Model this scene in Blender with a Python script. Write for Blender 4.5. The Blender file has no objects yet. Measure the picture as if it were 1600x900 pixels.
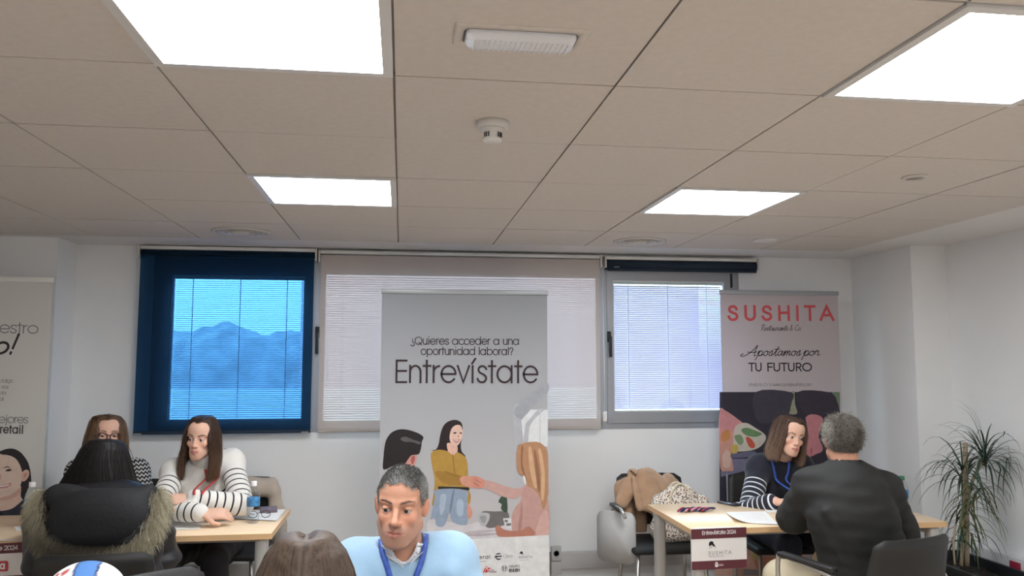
import bpy, bmesh, math, random
import numpy as np
from mathutils import Vector, Matrix

C = bpy.context.scene.collection
scene = bpy.context.scene
PI = math.pi
random.seed(7)

# ------------------------------------------------------------------ camera
CAMZ = 1.54
F_PX, YAW, PITCH, ROLL = 1257.65, 0.135837, 0.0920833, 0.000248
_cy, _sy, _cp, _sp = math.cos(YAW), math.sin(YAW), math.cos(PITCH), math.sin(PITCH)
CF = Vector((_sy*_cp, _cy*_cp, _sp))
_r0 = Vector((_cy, -_sy, 0)); _u0 = _r0.cross(CF)
CR = _r0*math.cos(ROLL) + _u0*math.sin(ROLL)
CU = -_r0*math.sin(ROLL) + _u0*math.cos(ROLL)
cam_d = bpy.data.cameras.new('camera'); cam = bpy.data.objects.new('camera', cam_d); C.objects.link(cam)
cam_d.sensor_fit = 'HORIZONTAL'; cam_d.sensor_width = 36.0; cam_d.lens = 36.0*F_PX/1600.0
cam_d.clip_start = 0.05; cam_d.clip_end = 200
M = Matrix((( CR.x, CU.x, -CF.x, 0), (CR.y, CU.y, -CF.y, 0), (CR.z, CU.z, -CF.z, CAMZ), (0, 0, 0, 1)))
cam.matrix_world = M
scene.camera = cam

def ray(x, y): return CF + CR*((x-800)/F_PX) + CU*((450-y)/F_PX)
def at(x, y, Y):                      # the point of the plane Y = const seen at pixel x, y
    d = ray(x, y); p = d*(Y/d.y); return Vector((p.x, p.y, p.z+CAMZ))
def atz(x, y, z):                     # the same on a level plane
    d = ray(x, y); p = d*((z-CAMZ)/d.z); return Vector((p.x, p.y, z))

# ------------------------------------------------------------------ world, exposure
w = bpy.data.worlds.new('sky'); scene.world = w; w.use_nodes = True
bg = w.node_tree.nodes['Background']; bg.inputs[0].default_value = (0.62, 0.84, 1.0, 1); bg.inputs[1].default_value = 7.0
scene.view_settings.view_transform = 'Standard'; scene.view_settings.look = 'None'
scene.view_settings.gamma = 1.0; scene.view_settings.use_curve_mapping = False
scene.view_settings.exposure = 0.68
PANEL_E = 16.0                          # radiance of the ceiling LED panels
CEIL = 2.295; WALL = 5.47; XR = 3.5; XL = -3.65; YB = -3.0

# ------------------------------------------------------------------ materials
MATS = {}
def mat(name, col, rough=0.6, metal=0.0, noise=0.0, nscale=8.0, bump=0.0, bscale=60.0, spec=0.5, stretch=None, trans=0.0, ior=1.45, emit=0.0, alpha=1.0, sheen=0.0):
    if name in MATS: return MATS[name]
    m = bpy.data.materials.new(name); m.use_nodes = True; nt = m.node_tree; b = nt.nodes['Principled BSDF']
    b.inputs['Base Color'].default_value = (*col, 1); b.inputs['Roughness'].default_value = rough
    b.inputs['Metallic'].default_value = metal; b.inputs['Specular IOR Level'].default_value = spec
    b.inputs['Transmission Weight'].default_value = trans; b.inputs['IOR'].default_value = ior
    b.inputs['Alpha'].default_value = alpha
    if sheen: b.inputs['Sheen Weight'].default_value = sheen
    if emit: b.inputs['Emission Color'].default_value = (*col, 1); b.inputs['Emission Strength'].default_value = emit
    if noise or bump:
        tc = nt.nodes.new('ShaderNodeTexCoord'); mp = nt.nodes.new('ShaderNodeMapping'); nt.links.new(tc.outputs['Object'], mp.inputs[0])
        if stretch: mp.inputs['Scale'].default_value = stretch
        if noise:
            n = nt.nodes.new('ShaderNodeTexNoise'); n.inputs['Scale'].default_value = nscale; n.inputs['Detail'].default_value = 5
            nt.links.new(mp.outputs[0], n.inputs['Vector'])
            r = nt.nodes.new('ShaderNodeMapRange'); r.inputs[1].default_value = 0.3; r.inputs[2].default_value = 0.7
            r.inputs[3].default_value = 1-noise; r.inputs[4].default_value = 1+noise; nt.links.new(n.outputs['Fac'], r.inputs[0])
            mx = nt.nodes.new('ShaderNodeVectorMath'); mx.operation = 'SCALE'; mx.inputs[0].default_value = col
            nt.links.new(r.outputs[0], mx.inputs['Scale']); nt.links.new(mx.outputs[0], b.inputs['Base Color'])
        if bump:
            n2 = nt.nodes.new('ShaderNodeTexNoise'); n2.inputs['Scale'].default_value = bscale; n2.inputs['Detail'].default_value = 4
            nt.links.new(mp.outputs[0], n2.inputs['Vector'])
            bp = nt.nodes.new('ShaderNodeBump'); bp.inputs['Strength'].default_value = bump; bp.inputs['Distance'].default_value = 0.01
            nt.links.new(n2.outputs['Fac'], bp.inputs['Height']); nt.links.new(bp.outputs[0], b.inputs['Normal'])
    MATS[name] = m
    return m

def vcol_mat(name, rough=0.6, spec=0.4, bump=0.0, bscale=40.0, sss=0.0, sheen=0.0):
    """material that takes its colour from the mesh's own colour attribute"""
    if name in MATS: return MATS[name]
    m = bpy.data.materials.new(name); m.use_nodes = True; nt = m.node_tree; b = nt.nodes['Principled BSDF']
    a = nt.nodes.new('ShaderNodeAttribute'); a.attribute_name = 'Col'; nt.links.new(a.outputs['Color'], b.inputs['Base Color'])
    b.inputs['Roughness'].default_value = rough; b.inputs['Specular IOR Level'].default_value = spec
    if sss: b.inputs['Subsurface Weight'].default_value = sss; b.inputs['Subsurface Radius'].default_value = (0.012, 0.005, 0.003); b.inputs['Subsurface Scale'].default_value = 0.5
    if sheen: b.inputs['Sheen Weight'].default_value = sheen
    if bump:
        tc = nt.nodes.new('ShaderNodeTexCoord')
        n2 = nt.nodes.new('ShaderNodeTexNoise'); n2.inputs['Scale'].default_value = bscale; n2.inputs['Detail'].default_value = 4
        nt.links.new(tc.outputs['Object'], n2.inputs['Vector'])
        bp = nt.nodes.new('ShaderNodeBump'); bp.inputs['Strength'].default_value = bump; bp.inputs['Distance'].default_value = 0.01
        nt.links.new(n2.outputs['Fac'], bp.inputs['Height']); nt.links.new(bp.outputs[0], b.inputs['Normal'])
    MATS[name] = m
    return m

def fabric_screen(name, dif, tint, fac, transl):
    """woven roller-blind cloth: part open weave, part diffuse, part translucent"""
    m = bpy.data.materials.new(name); m.use_nodes = True; nt = m.node_tree
    out = nt.nodes['Material Output']; nt.nodes.remove(nt.nodes['Principled BSDF'])
    d = nt.nodes.new('ShaderNodeBsdfDiffuse'); d.inputs[0].default_value = (*dif, 1)
    t = nt.nodes.new('ShaderNodeBsdfTranslucent'); t.inputs[0].default_value = (*tint, 1)
    tr = nt.nodes.new('ShaderNodeBsdfTransparent'); tr.inputs[0].default_value = (*tint, 1)
    m1 = nt.nodes.new('ShaderNodeMixShader'); m1.inputs[0].default_value = transl
    m2 = nt.nodes.new('ShaderNodeMixShader'); m2.inputs[0].default_value = fac
    nt.links.new(d.outputs[0], m1.inputs[1]); nt.links.new(t.outputs[0], m1.inputs[2])
    nt.links.new(m1.outputs[0], m2.inputs[1]); nt.links.new(tr.outputs[0], m2.inputs[2])
    nt.links.new(m2.outputs[0], out.inputs[0])
    return m

def print_mat(name, col, rough=0.45, transl=0.12):
    """banner print: diffuse vinyl that lets a little light through"""
    if name in MATS: return MATS[name]
    m = bpy.data.materials.new(name); m.use_nodes = True; nt = m.node_tree
    b = nt.nodes['Principled BSDF']; out = nt.nodes['Material Output']
    b.inputs['Base Color'].default_value = (*col, 1); b.inputs['Roughness'].default_value = rough; b.inputs['Specular IOR Level'].default_value = 0.3
    t = nt.nodes.new('ShaderNodeBsdfTranslucent'); t.inputs[0].default_value = (*col, 1)
    mx = nt.nodes.new('ShaderNodeMixShader'); mx.inputs[0].default_value = transl
    nt.links.new(b.outputs[0], mx.inputs[1]); nt.links.new(t.outputs[0], mx.inputs[2]); nt.links.new(mx.outputs[0], out.inputs[0])
    MATS[name] = m
    return m

def srgb(r, g, b):
    f = lambda c: (c/255/12.92) if c/255 <= 0.04045 else ((c/255+0.055)/1.055)**2.4
    return (f(r), f(g), f(b))

# ------------------------------------------------------------------ object helpers
def link(name, me, parent=None):
    o = bpy.data.objects.new(name, me); C.objects.link(o)
    if parent is not None: o.parent = parent
    return o
def tag(o, label=None, cat=None, group=None, kind=None):
    if label: o['label'] = label
    if cat: o['category'] = cat
    if group: o['group'] = group
    if kind: o['kind'] = kind
    return o
def thing(name, label, cat, loc=(0, 0, 0), rotz=0.0, group=None):
    o = bpy.data.objects.new(name, None); C.objects.link(o); o.empty_display_size = 0.1
    o.location = loc; o.rotation_euler = (0, 0, rotz)
    return tag(o, label, cat, group)
def struct(o): o['kind'] = 'structure'; return o

class MB:
    """collects shapes into one mesh; several materials by index"""
    def __init__(s): s.v = []; s.f = []; s.mi = []; s.sm = []; s.cur = 0
    def add(s, vs, fs, smooth=False):
        o = len(s.v); s.v += [tuple(p) for p in vs]
        for f in fs: s.f.append([i+o for i in f]); s.mi.append(s.cur); s.sm.append(smooth)
        return s
    def box(s, x0, x1, y0, y1, z0, z1):
        vs = [(x, y, z) for z in (z0, z1) for y in (y0, y1) for x in (x0, x1)]
        return s.add(vs, [(0, 2, 3, 1), (4, 5, 7, 6), (0, 1, 5, 4), (2, 6, 7, 3), (0, 4, 6, 2), (1, 3, 7, 5)])
    def rbox(s, x0, x1, y0, y1, z0, z1, r=0.01, seg=2):
        bm = bmesh.new(); bmesh.ops.create_cube(bm, size=1.0)
        for v in bm.verts: v.co = Vector(((x0+x1)/2+v.co.x*(x1-x0), (y0+y1)/2+v.co.y*(y1-y0), (z0+z1)/2+v.co.z*(z1-z0)))
        bmesh.ops.bevel(bm, geom=bm.edges[:], offset=r, segments=seg, affect='EDGES', profile=0.5)
        bm.verts.index_update(); s.add([v.co[:] for v in bm.verts], [[v.index for v in f.verts] for f in bm.faces], True); bm.free(); return s
    def tube(s, pts, r, n=10, cap=True, closed=False):
        pts = [Vector(p) for p in pts]; k = len(pts); rr = r if isinstance(r, (list, tuple)) else [r]*k
        vs = []; up = None
        for i, p in enumerate(pts):
            a = pts[i-1] if (i > 0 or closed) else p; b = pts[(i+1) % k] if (i < k-1 or closed) else p
            t = (b-a); t = t.normalized() if t.length > 1e-9 else Vector((0, 0, 1))
            if up is None: up = Vector((0, 0, 1)) if abs(t.z) < 0.9 else Vector((1, 0, 0))
            x = t.cross(up); x = x.normalized() if x.length > 1e-6 else t.orthogonal().normalized()
            y = x.cross(t).normalized(); up = y
            for j in range(n):
                q = 2*PI*j/n; vs.append(p+(x*math.cos(q)+y*math.sin(q))*rr[i])
        fs = []
        for i in range(k if closed else k-1):
            i2 = (i+1) % k
            for j in range(n): fs.append((i*n+j, i*n+(j+1) % n, i2*n+(j+1) % n, i2*n+j))
        if cap and not closed: fs += [tuple(range(n))[::-1], tuple(range((k-1)*n, k*n))]
        return s.add(vs, fs, True)
    def lathe(s, prof, c=(0, 0, 0), n=24, axis='z'):
        vs = []; k = len(prof)
        for r, h in prof:
            for j in range(n):
                q = 2*PI*j/n; x, y = r*math.cos(q), r*math.sin(q)
                vs.append((c[0]+x, c[1]+y, c[2]+h) if axis == 'z' else ((c[0]+x, c[1]+h, c[2]+y) if axis == 'y' else (c[0]+h, c[1]+x, c[2]+y)))
        fs = [(i*n+j, i*n+(j+1) % n, (i+1)*n+(j+1) % n, (i+1)*n+j) for i in range(k-1) for j in range(n)]
        fs += [tuple(range(n))[::-1], tuple(range((k-1)*n, k*n))]
        return s.add(vs, fs, True)
    def prism(s, poly, d, smooth=False):
        """poly: list of 3-D points, extruded by vector d"""
        n = len(poly); d = Vector(d); a = [Vector(p) for p in poly]
        return s.add(a+[p+d for p in a], [tuple(range(n)), tuple(range(n, 2*n))[::-1]]+[(i, i+n, (i+1) % n+n, (i+1) % n) for i in range(n)], smooth)
    def grid(s, fn, nu, nv, smooth=True):
        vs = [fn(i/(nu-1), j/(nv-1)) for i in range(nu) for j in range(nv)]
        return s.add(vs, [(i*nv+j, i*nv+j+1, (i+1)*nv+j+1, (i+1)*nv+j) for i in range(nu-1) for j in range(nv-1)], smooth)
    def mesh(s, name, mats):
        me = bpy.data.meshes.new(name); me.from_pydata(s.v, [], s.f)
        for m in (mats if isinstance(mats, (list, tuple)) else [mats]): me.materials.append(m)
        me.polygons.foreach_set('material_index', s.mi); me.polygons.foreach_set('use_smooth', s.sm)
        bm = bmesh.new(); bm.from_mesh(me); bmesh.ops.recalc_face_normals(bm, faces=bm.faces[:]); bm.to_mesh(me); bm.free()
        me.update(); return me
    def build(s, name, mats, parent=None):
        return link(name, s.mesh(name, mats), parent)

def spline(pts, n=8, closed=False):
    """Catmull-Rom through points"""
    P = [Vector(p) for p in pts]; k = len(P); out = []
    rng = range(k if closed else k-1)
    for i in rng:
        p0 = P[(i-1) % k] if (closed or i > 0) else P[0]*2-P[1]; p1 = P[i]; p2 = P[(i+1) % k]
        p3 = P[(i+2) % k] if (closed or i+2 < k) else P[-1]*2-P[-2]
        for j in range(n):
            t = j/n; out.append(0.5*((2*p1)+(p2-p0)*t+(2*p0-5*p1+4*p2-p3)*t*t+(3*p1-p0-3*p2+p3)*t**3))
    if not closed: out.append(P[-1])
    return out
def copy_tree(o, parent=None):
    c = o.copy(); C.objects.link(c); c.parent = parent
    for ch in list(o.children): copy_tree(ch, c)
    return c
# ================================================================== THE ROOM
M_wall = mat('white_wall_paint', (0.87, 0.875, 0.88), 0.65, noise=0.015, nscale=3, bump=0.05, bscale=220)
M_plaster = mat('ceiling_plaster', (0.80, 0.785, 0.775), 0.8)
M_tile = mat('mineral_ceiling_tile', (0.68, 0.635, 0.59), 0.9, noise=0.03, nscale=40, bump=0.15, bscale=300)
M_tbar = mat('ceiling_grid_bar', (0.30, 0.27, 0.25), 0.6)
M_floor = mat('beige_floor', (0.50, 0.40, 0.31), 0.45, noise=0.08, nscale=3)
M_alu = mat('grey_aluminium', (0.36, 0.37, 0.40), 0.42, metal=0.35, noise=0.02)
M_dkrub = mat('black_rubber', (0.012, 0.012, 0.014), 0.5)
M_white = mat('white_plastic', (0.78, 0.78, 0.77), 0.4)
M_offw = mat('offwhite_plastic', (0.66, 0.64, 0.61), 0.45)

fl = struct(MB().box(XL, XR, YB, WALL, -0.1, 0).build('floor', M_floor))

# --- back wall with the window opening
WX0, WX1, WZ0, WZ1 = -1.60, 2.385, 1.083, 2.225
bw = MB(); t = 0.28
bw.box(XL, WX0, WALL, WALL+t, 0, CEIL+0.05); bw.box(WX1, XR+0.1, WALL, WALL+t, 0, CEIL+0.05)
bw.box(WX0, WX1, WALL, WALL+t, 0, WZ0); bw.box(WX0, WX1, WALL, WALL+t, WZ1, CEIL+0.05)
struct(bw.build('wall_back', M_wall))
struct(MB().box(XR, XR+0.12, YB, WALL, 0, CEIL+0.05).build('wall_right', M_wall))
struct(MB().box(XL-0.12, XL, YB, WALL, 0, CEIL+0.05).build('wall_left', M_wall))
struct(MB().box(XL, XR, YB-0.12, YB, 0, CEIL+0.05).build('wall_front', M_wall))
struct(MB().box(3.255, XR, 4.77, WALL, 0, CEIL).build('wall_column_right', M_wall))
struct(MB().box(XL, -2.075, 5.17, WALL, 0, CEIL).build('wall_column_left', M_wall))

# --- suspended ceiling: slab, plaster margin, grid, tiles
GX, GY, T = -0.0295, 2.0885, 0.6
ce = struct(MB().box(XL, XR, YB, WALL, CEIL+0.03, CEIL+0.10).build('ceiling', M_plaster))
X5 = GX+5*T; Y5 = GY+5*T; X6 = GX-6*T; Y8 = GY-8*T
mg = MB(); mg.box(XL, XR, Y5, WALL, CEIL, CEIL+0.03); mg.box(X5, XR, YB, Y5, CEIL, CEIL+0.03); mg.box(XL, X6, YB, Y5, CEIL, CEIL+0.03); mg.box(X6, X5, YB, Y8, CEIL, CEIL+0.03)
mg.build('plaster_margin', M_plaster, ce)
gb = MB()
for i in range(-6, 6): gb.box(GX+i*T-0.012, GX+i*T+0.012, Y8, Y5, CEIL+0.006, CEIL+0.02)
for j in range(-8, 6): gb.box(X6, X5, GY+j*T-0.012, GY+j*T+0.012, CEIL+0.006, CEIL+0.0195)
gb.build('grid_bars', M_tbar, ce)
PANELS = [(c, r) for r in (-7, -4, -1, 2) for c in (-1, 2)]
tm = MB(); h = T/2-0.0035; tm.box(-h, h, -h, h, 0, 0.005); tm.box(-h+0.01, h-0.01, -h+0.01, h-0.01, 0.005, 0.02)
tile_me = tm.mesh('ceiling_tile', M_tile)
for i in range(-6, 5):
    for j in range(-8, 5):
        if (i, j) in PANELS: continue
        o = link('ceiling_tile', tile_me, ce)
        o.location = (GX+(i+.5)*T, GY+(j+.5)*T, CEIL+random.uniform(-0.0012, 0.0008))

# --- LED panels
M_led = mat('led_diffuser', (0.93, 0.97, 1.0), 0.5, emit=PANEL_E)
M_pframe = mat('panel_frame_white', (0.72, 0.72, 0.72), 0.4)
pf = MB(); a, b_ = 0.298, 0.272
for (x0, x1, y0, y1) in ((-a, a, -a, -b_), (-a, a, b_, a), (-a, -b_, -b_, b_), (b_, a, -b_, b_)): pf.box(x0, x1, y0, y1, -0.008, 0.012)
pf_me = pf.mesh('panel_frame', M_pframe)
pd_me = MB().box(-b_, b_, -b_, b_, -0.003, 0.004).mesh('panel_diffuser', M_led)
PL = {(-1, -1): 'large white LED panel overhead at the top left, cut by the frame', (2, -1): 'large white LED panel at the top right corner of the picture',
      (-1, 2): 'square white LED panel further back, above the grey banner', (2, 2): 'square white LED panel further back, right of the smoke detector'}
for c, r in PANELS:
    t_ = thing('ceiling_light', PL.get((c, r), 'white LED panel in the ceiling behind the viewer'), 'ceiling light', (GX+(c+.5)*T, GY+(r+.5)*T, CEIL), group='LED ceiling panels')
    link('frame', pf_me, t_); link('diffuser', pd_me, t_)

# --- emergency light
t_ = thing('emergency_light', 'recessed oblong emergency light with clear ribbed cover in the ceiling', 'emergency light', (0.264, 1.79, CEIL))
def rrect(hx, hy, r, z, n=6):
    out = []
    for cx, cy, a0 in ((hx-r, hy-r, 0), (-hx+r, hy-r, 90), (-hx+r, -hy+r, 180), (hx-r, -hy+r, 270)):
        for k in range(n+1):
            q = math.radians(a0+90*k/n); out.append((cx+r*math.cos(q), cy+r*math.sin(q), z))
    return out
def ring_loft(mb, loops, cap_last=True):
    n = len(loops[0]); vs = [p for L in loops for p in L]
    fs = [(i*n+j, i*n+(j+1) % n, (i+1)*n+(j+1) % n, (i+1)*n+j) for i in range(len(loops)-1) for j in range(n)]
    if cap_last: fs.append(tuple(range((len(loops)-1)*n, len(loops)*n)))
    mb.add(vs, fs, True); return mb
ring_loft(MB(), [rrect(.155, .062, .008, 0), rrect(.155, .062, .008, -.004), rrect(.150, .058, .008, -.006), rrect(.133, .043, .018, -.006), rrect(.131, .041, .018, 0.008)], True).build('bezel', M_tile, t_)
M_diff = mat('ribbed_diffuser', (0.80, 0.82, 0.87), 0.25, bump=0.3, bscale=40)
mb = ring_loft(MB(), [rrect(.128, .039, .018, 0.0), rrect(.128, .039, .018, -.012), rrect(.122, .034, .018, -.024), rrect(.10, .02, .014, -.027)], True); cov = mb.build('cover', M_diff, t_)
mb = MB()
for k in range(-9, 10): mb.box(k*.012-.0015, k*.012+.0015, -.03, .03, -.0285, -.0262)
mb.build('ribs', M_diff, cov)
ring_loft(MB(), [rrect(.133, .043, .018, -.0065), rrect(.128, .039, .018, -.003)], False).build('gasket', mat('grey_gasket', (.18, .18, .19), .5), t_)

# --- smoke detector
t_ = thing('smoke_detector', 'white smoke detector with dark slots under a ceiling tile', 'smoke detector', (0.275, 2.465, CEIL))
MB().lathe([(.052, 0), (.053, -.012), (.050, -.020), (.040, -.024)], n=32).build('base', M_offw, t_)
MB().lathe([(.040, -.022), (.041, -.030), (.030, -.036), (.028, -.054), (.031, -.058), (.028, -.066), (.012, -.070), (.001, -.070)], n=32).build('sensor_head', M_offw, t_)
sl = MB()
for k in range(24):
    q = 2*PI*k/24
    if k % 6 in (0, 5, 1): continue
    c_, s_ = math.cos(q), math.sin(q); p = Vector((c_, s_, 0))*.0295; tt = Vector((-s_, c_, 0))*.0018
    sl.prism([p-tt+Vector((0, 0, -.053)), p+tt+Vector((0, 0, -.053)), p+tt+Vector((0, 0, -.038)), p-tt+Vector((0, 0, -.038))], Vector((c_, s_, 0))*.002)
sl.build('slots', M_dkrub, t_)['kind'] = 'stuff'

# --- round air diffusers, sensor, small disc
for (x, y, lab) in ((-0.93, 4.79, 'round slatted air diffuser in the ceiling above the blue roller blind'), (1.465, 4.83, 'round slatted air diffuser in the ceiling above the bare window')):
    t_ = thing('air_diffuser', lab, 'air vent', (x, y, CEIL), group='round ceiling diffusers')
    MB().lathe([(.165, 0), (.166, -.006), (.150, -.010), (.140, -.004), (.138, .003)], n=48).build('outer_ring', M_offw, t_)
    for k, (r0, z0) in enumerate(((.125, -.008), (.098, -.011), (.070, -.013))):
        MB().lathe([(r0, z0+.009), (r0+.008, z0+.002), (r0+.006, z0), (r0-.010, z0+.004), (r0-.012, z0+.010)], n=40).build('cone_ring', M_offw, t_)
    MB().lathe([(.045, 0), (.045, -.010), (.038, -.016), (.001, -.018)], n=32).build('centre_cap', M_offw, t_)
t_ = thing('ceiling_sensor', 'small round sensor in the ceiling near the right wall', 'sensor', (2.067, 2.98, CEIL))
MB().lathe([(.048, 0), (.048, -.004), (.036, -.010), (.034, -.004)], n=28).build('rim', M_offw, t_)
MB().lathe([(.034, -.002), (.030, -.008), (.001, -.012)], n=28).build('lens', mat('sensor_lens', (.30, .28, .25), .4), t_)
o = MB().lathe([(.075, 0), (.076, -.004), (.066, -.008), (.05, -.006), (.02, -.010), (.001, -.010)], n=32).build('ceiling_speaker', M_white)
o.location = (2.22, 4.68, CEIL); tag(o, 'faint white round disc in the ceiling before the right corner', 'ceiling speaker')

# --- trunking along the walls, sockets
M_trunk = mat('grey_trunking', (0.52, 0.51, 0.50), 0.5)
tk = MB(); tk.rbox(-2.07, 3.25, WALL-0.05, WALL, 0.166, 0.271, .004); tr = tk.build('trim_1', M_trunk); struct(tr)
tk = MB(); tk.rbox(XR-0.05, XR, 1.0, 4.77, 0.22, 0.44, .004); struct(tk.build('trim_2', mat('white_trunking', (.74, .75, .77), .45)))
t_ = thing('wall_socket', 'grey surface-mounted socket box on the wall beside the grey banner', 'socket', (1.035, WALL-0.05, 0.215))
MB().rbox(-.034, .034, -.03, 0, .012, .105, .004).build('box', M_trunk, t_)
MB().rbox(-.034, .034, -.022, 0, -.085, .010, .004).build('lower_cover', M_trunk, t_)
MB().lathe([(.021, 0), (.021, -.004), (.018, -.004), (.016, .004), (.001, .004)], (0, -.030, .062), 24, 'y').build('socket_ring', mat('socket_grey', (.30, .30, .30), .5), t_)
mb = MB()
for s in (-1, 1): mb.lathe([(.0028, 0), (.0028, -.0006), (.0005, -.0006)], (s*.008, -.0305+.004, .062), 10, 'y')
mb.build('socket_holes', M_dkrub, t_)
t_ = thing('wall_socket', 'red and white socket outlets on the trunking of the right wall by the planter', 'socket', (XR-0.05, 4.0, 0.36))
MB().rbox(-.008, 0, .20, .28, -.04, .06, .003).build('red_outlet', mat('red_plastic', (.30, .02, .05), .4), t_)
for k in (0, 1):
    p = MB().rbox(-.008, 0, .06-.09*k, .14-.09*k, -.04, .06, .003).build('white_outlet', M_white, t_)
    MB().lathe([(.022, 0), (.022, -.003), (.019, -.003), (.018, 0), (.001, 0)], (-.008, .10-.09*k, .01), 24, 'x').build('socket_ring', mat('socket_grey', (.3, .3, .3), .5), p)

# ================================================================== WINDOWS
M_glass = bpy.data.materials.new('window_glass'); M_glass.use_nodes = True
nt = M_glass.node_tree; nt.nodes.remove(nt.nodes['Principled BSDF'])
g1 = nt.nodes.new('ShaderNodeBsdfTransparent'); g1.inputs[0].default_value = (.93, .97, .97, 1); g2 = nt.nodes.new('ShaderNodeBsdfGlossy'); g2.inputs['Roughness'].default_value = 0.02
gm = nt.nodes.new('ShaderNodeMixShader'); gm.inputs[0].default_value = 0.06
nt.links.new(g1.outputs[0], gm.inputs[1]); nt.links.new(g2.outputs[0], gm.inputs[2]); nt.links.new(gm.outputs[0], nt.nodes['Material Output'].inputs[0])
M_slat = mat('lilac_white_slat', (0.60, 0.53, 0.66), 0.35)
M_cord = mat('white_cord', (.85, .88, .9), .5)
def frame(mb, x0, x1, z0, z1, w, y0, y1, wb=None):
    wb = wb or w
    mb.box(x0, x1, y0, y1, z1-w, z1); mb.box(x0, x1, y0, y1, z0, z0+wb); mb.box(x0, x0+w, y0, y1, z0+wb, z1-w); mb.box(x1-w, x1, y0, y1, z0+wb, z1-w)
def window(n, x0, x1, gx0, gx1, gz0, gz1, sash=True, slat_n=72, tilt=38, handle=None):
    mb = MB(); frame(mb, x0, x1, WZ0, WZ1, .035, WALL-.004, WALL+.07, .045)
    o = struct(mb.build('window_%d' % n, M_alu))
    mb = MB(); yb = WALL-.016 if sash else WALL+.01
    sx0, sx1, sz0, sz1 = x0+.028, x1-.028, WZ0+.04, WZ1-.03
    mb.box(sx0, gx0, yb, WALL+.055, sz0, sz1); mb.box(gx1, sx1, yb, WALL+.055, sz0, sz1)
    mb.box(gx0, gx1, yb, WALL+.055, sz0, gz0); mb.box(gx0, gx1, yb, WALL+.055, gz1, sz1)
    sa = mb.build('sash', M_alu, o)
    MB().box(gx0-.005, gx1+.005, WALL+.018, WALL+.022, gz0-.005, gz1+.005).build('pane', M_glass, o)
    mb = MB(); frame(mb, gx0, gx1, gz0, gz1, .008, yb+.012, yb+.020); mb.build('glazing_bead', M_white, sa)
    # venetian blind on the outer side of the pane
    vb = MB().box(gx0+.004, gx1-.004, WALL+.030, WALL+.050, gz1-.022, gz1-.004).build('blind_headrail', M_white, o)
    ms = MB(); ca, sa_ = math.cos(math.radians(tilt)), math.sin(math.radians(tilt)); zt = gz1-.030; dz = (zt-gz0-.012)/slat_n; hw = dz*.62
    for k in range(slat_n):
        zc = zt-dz*(k+.5); yc = WALL+.040; q = Vector((0, ca, sa_))*hw; nn = Vector((0, -sa_, ca))*.0005; up = Vector((0, -sa_, ca))*.0012
        A = Vector((gx0+.010, yc, zc)); B = Vector((gx1-.010, yc, zc))
        ms.add([A-q, B-q, A+up, B+up, A+q, B+q], [(0, 1, 3, 2), (2, 3, 5, 4)], False)
    so = ms.build('blind_slats', M_slat, o); so['kind'] = 'stuff'
    nl = max(3, int((gx1-gx0)/.30)+1)
    for k in range(nl):
        xx = gx0+.12+(gx1-gx0-.24)*k/(nl-1); MB().box(xx-.0022, xx+.0022, WALL+.0275, WALL+.0295, gz0+.006, gz1-.02).build('ladder_cord', M_cord, o)
    if handle:
        hx, hz = handle
        h = MB(); h.rbox(hx-.014, hx+.014, yb-.012, yb, hz-.02, hz+.055, .005); ho = h.build('handle', M_dkrub, o)
        MB().rbox(hx-.009, hx+.012, yb-.045, yb-.030, hz-.125, hz+.02, .006).build('lever', M_dkrub, ho)
        MB().tube([(hx, yb-.010, hz+.012), (hx, yb-.040, hz+.012)], .008).build('spindle', M_dkrub, ho)
    return o
w1 = window(1, WX0, -.545, -1.481, -.640, 1.166, 2.108, True, 66, 16, (-.553, 1.72))
w2 = window(2, -.545, 1.385, -.515, 1.350, 1.148, 2.150, False, 62, 26)
w3 = window(3, 1.385, WX1, 1.458, 2.275, 1.202, 2.112, True, 66, 54, (1.425, 1.70))
MB().box(2.318, 2.332, WALL-.022, WALL-.014, 2.07, 2.17).build('hinge', M_dkrub, w3)

# --- roller blinds
def roller(name, lab, x0, x1, ztop, zbot, fm, railm, rolled=False):
    t_ = thing(name, lab, 'roller blind', ((x0+x1)/2, WALL, 0)); xm = (x0+x1)/2
    MB().rbox(x0-xm, x1-xm, -.075, 0, ztop+.014, ztop+.036, .003).build('top_rail', railm, t_)
    for s in (x0-xm-.014, x1-xm+.002):
        MB().rbox(s, s+.012, -.085, 0, ztop-.045, ztop+.036, .003).build('bracket', M_offw, t_)
    if not rolled:
        MB().tube([(x0-xm, -.045, ztop-.008), (x1-xm, -.045, ztop-.008)], .019, 16).build('roller_tube', fm[1], t_)
        MB().add([(x0-xm+.004, -.067, zbot+.012), (x1-xm-.004, -.067, zbot+.012), (x1-xm-.004, -.067, ztop+.006), (x0-xm+.004, -.067, ztop+.006)], [(0, 1, 2, 3)]).build('cloth', fm[0], t_)
        MB().rbox(x0-xm+.004, x1-xm-.004, -.074, -.060, zbot, zbot+.022, .004).build('bottom_bar', fm[1], t_)
        for s in (x0-xm+.01, x1-xm-.06): MB().box(s, s+.045, -.0752, -.0742, zbot+.004, zbot+.008).build('maker_tag', M_offw, t_)
    else:
        MB().tube([(x0-xm, -.045, ztop-.022), (x1-xm, -.045, ztop-.022)], .036, 20).build('rolled_cloth', fm[1], t_)
        MB().rbox(x0-xm+.004, x1-xm-.004, -.080, -.066, zbot, zbot+.02, .004).build('bottom_bar', fm[1], t_)
        MB().box(x0-xm+.05, x0-xm+.09, -.0815, -.0805, zbot+.022, zbot+.030).build('maker_tag', mat('tag_grey', (.15, .17, .2), .5), t_)
    return t_
M_navy = mat('navy_blind_cloth', (.012, .026, .050), .75, bump=.1, bscale=400)
M_beige = mat('beige_blind_cloth', (.50, .45, .42), .8)
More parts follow.
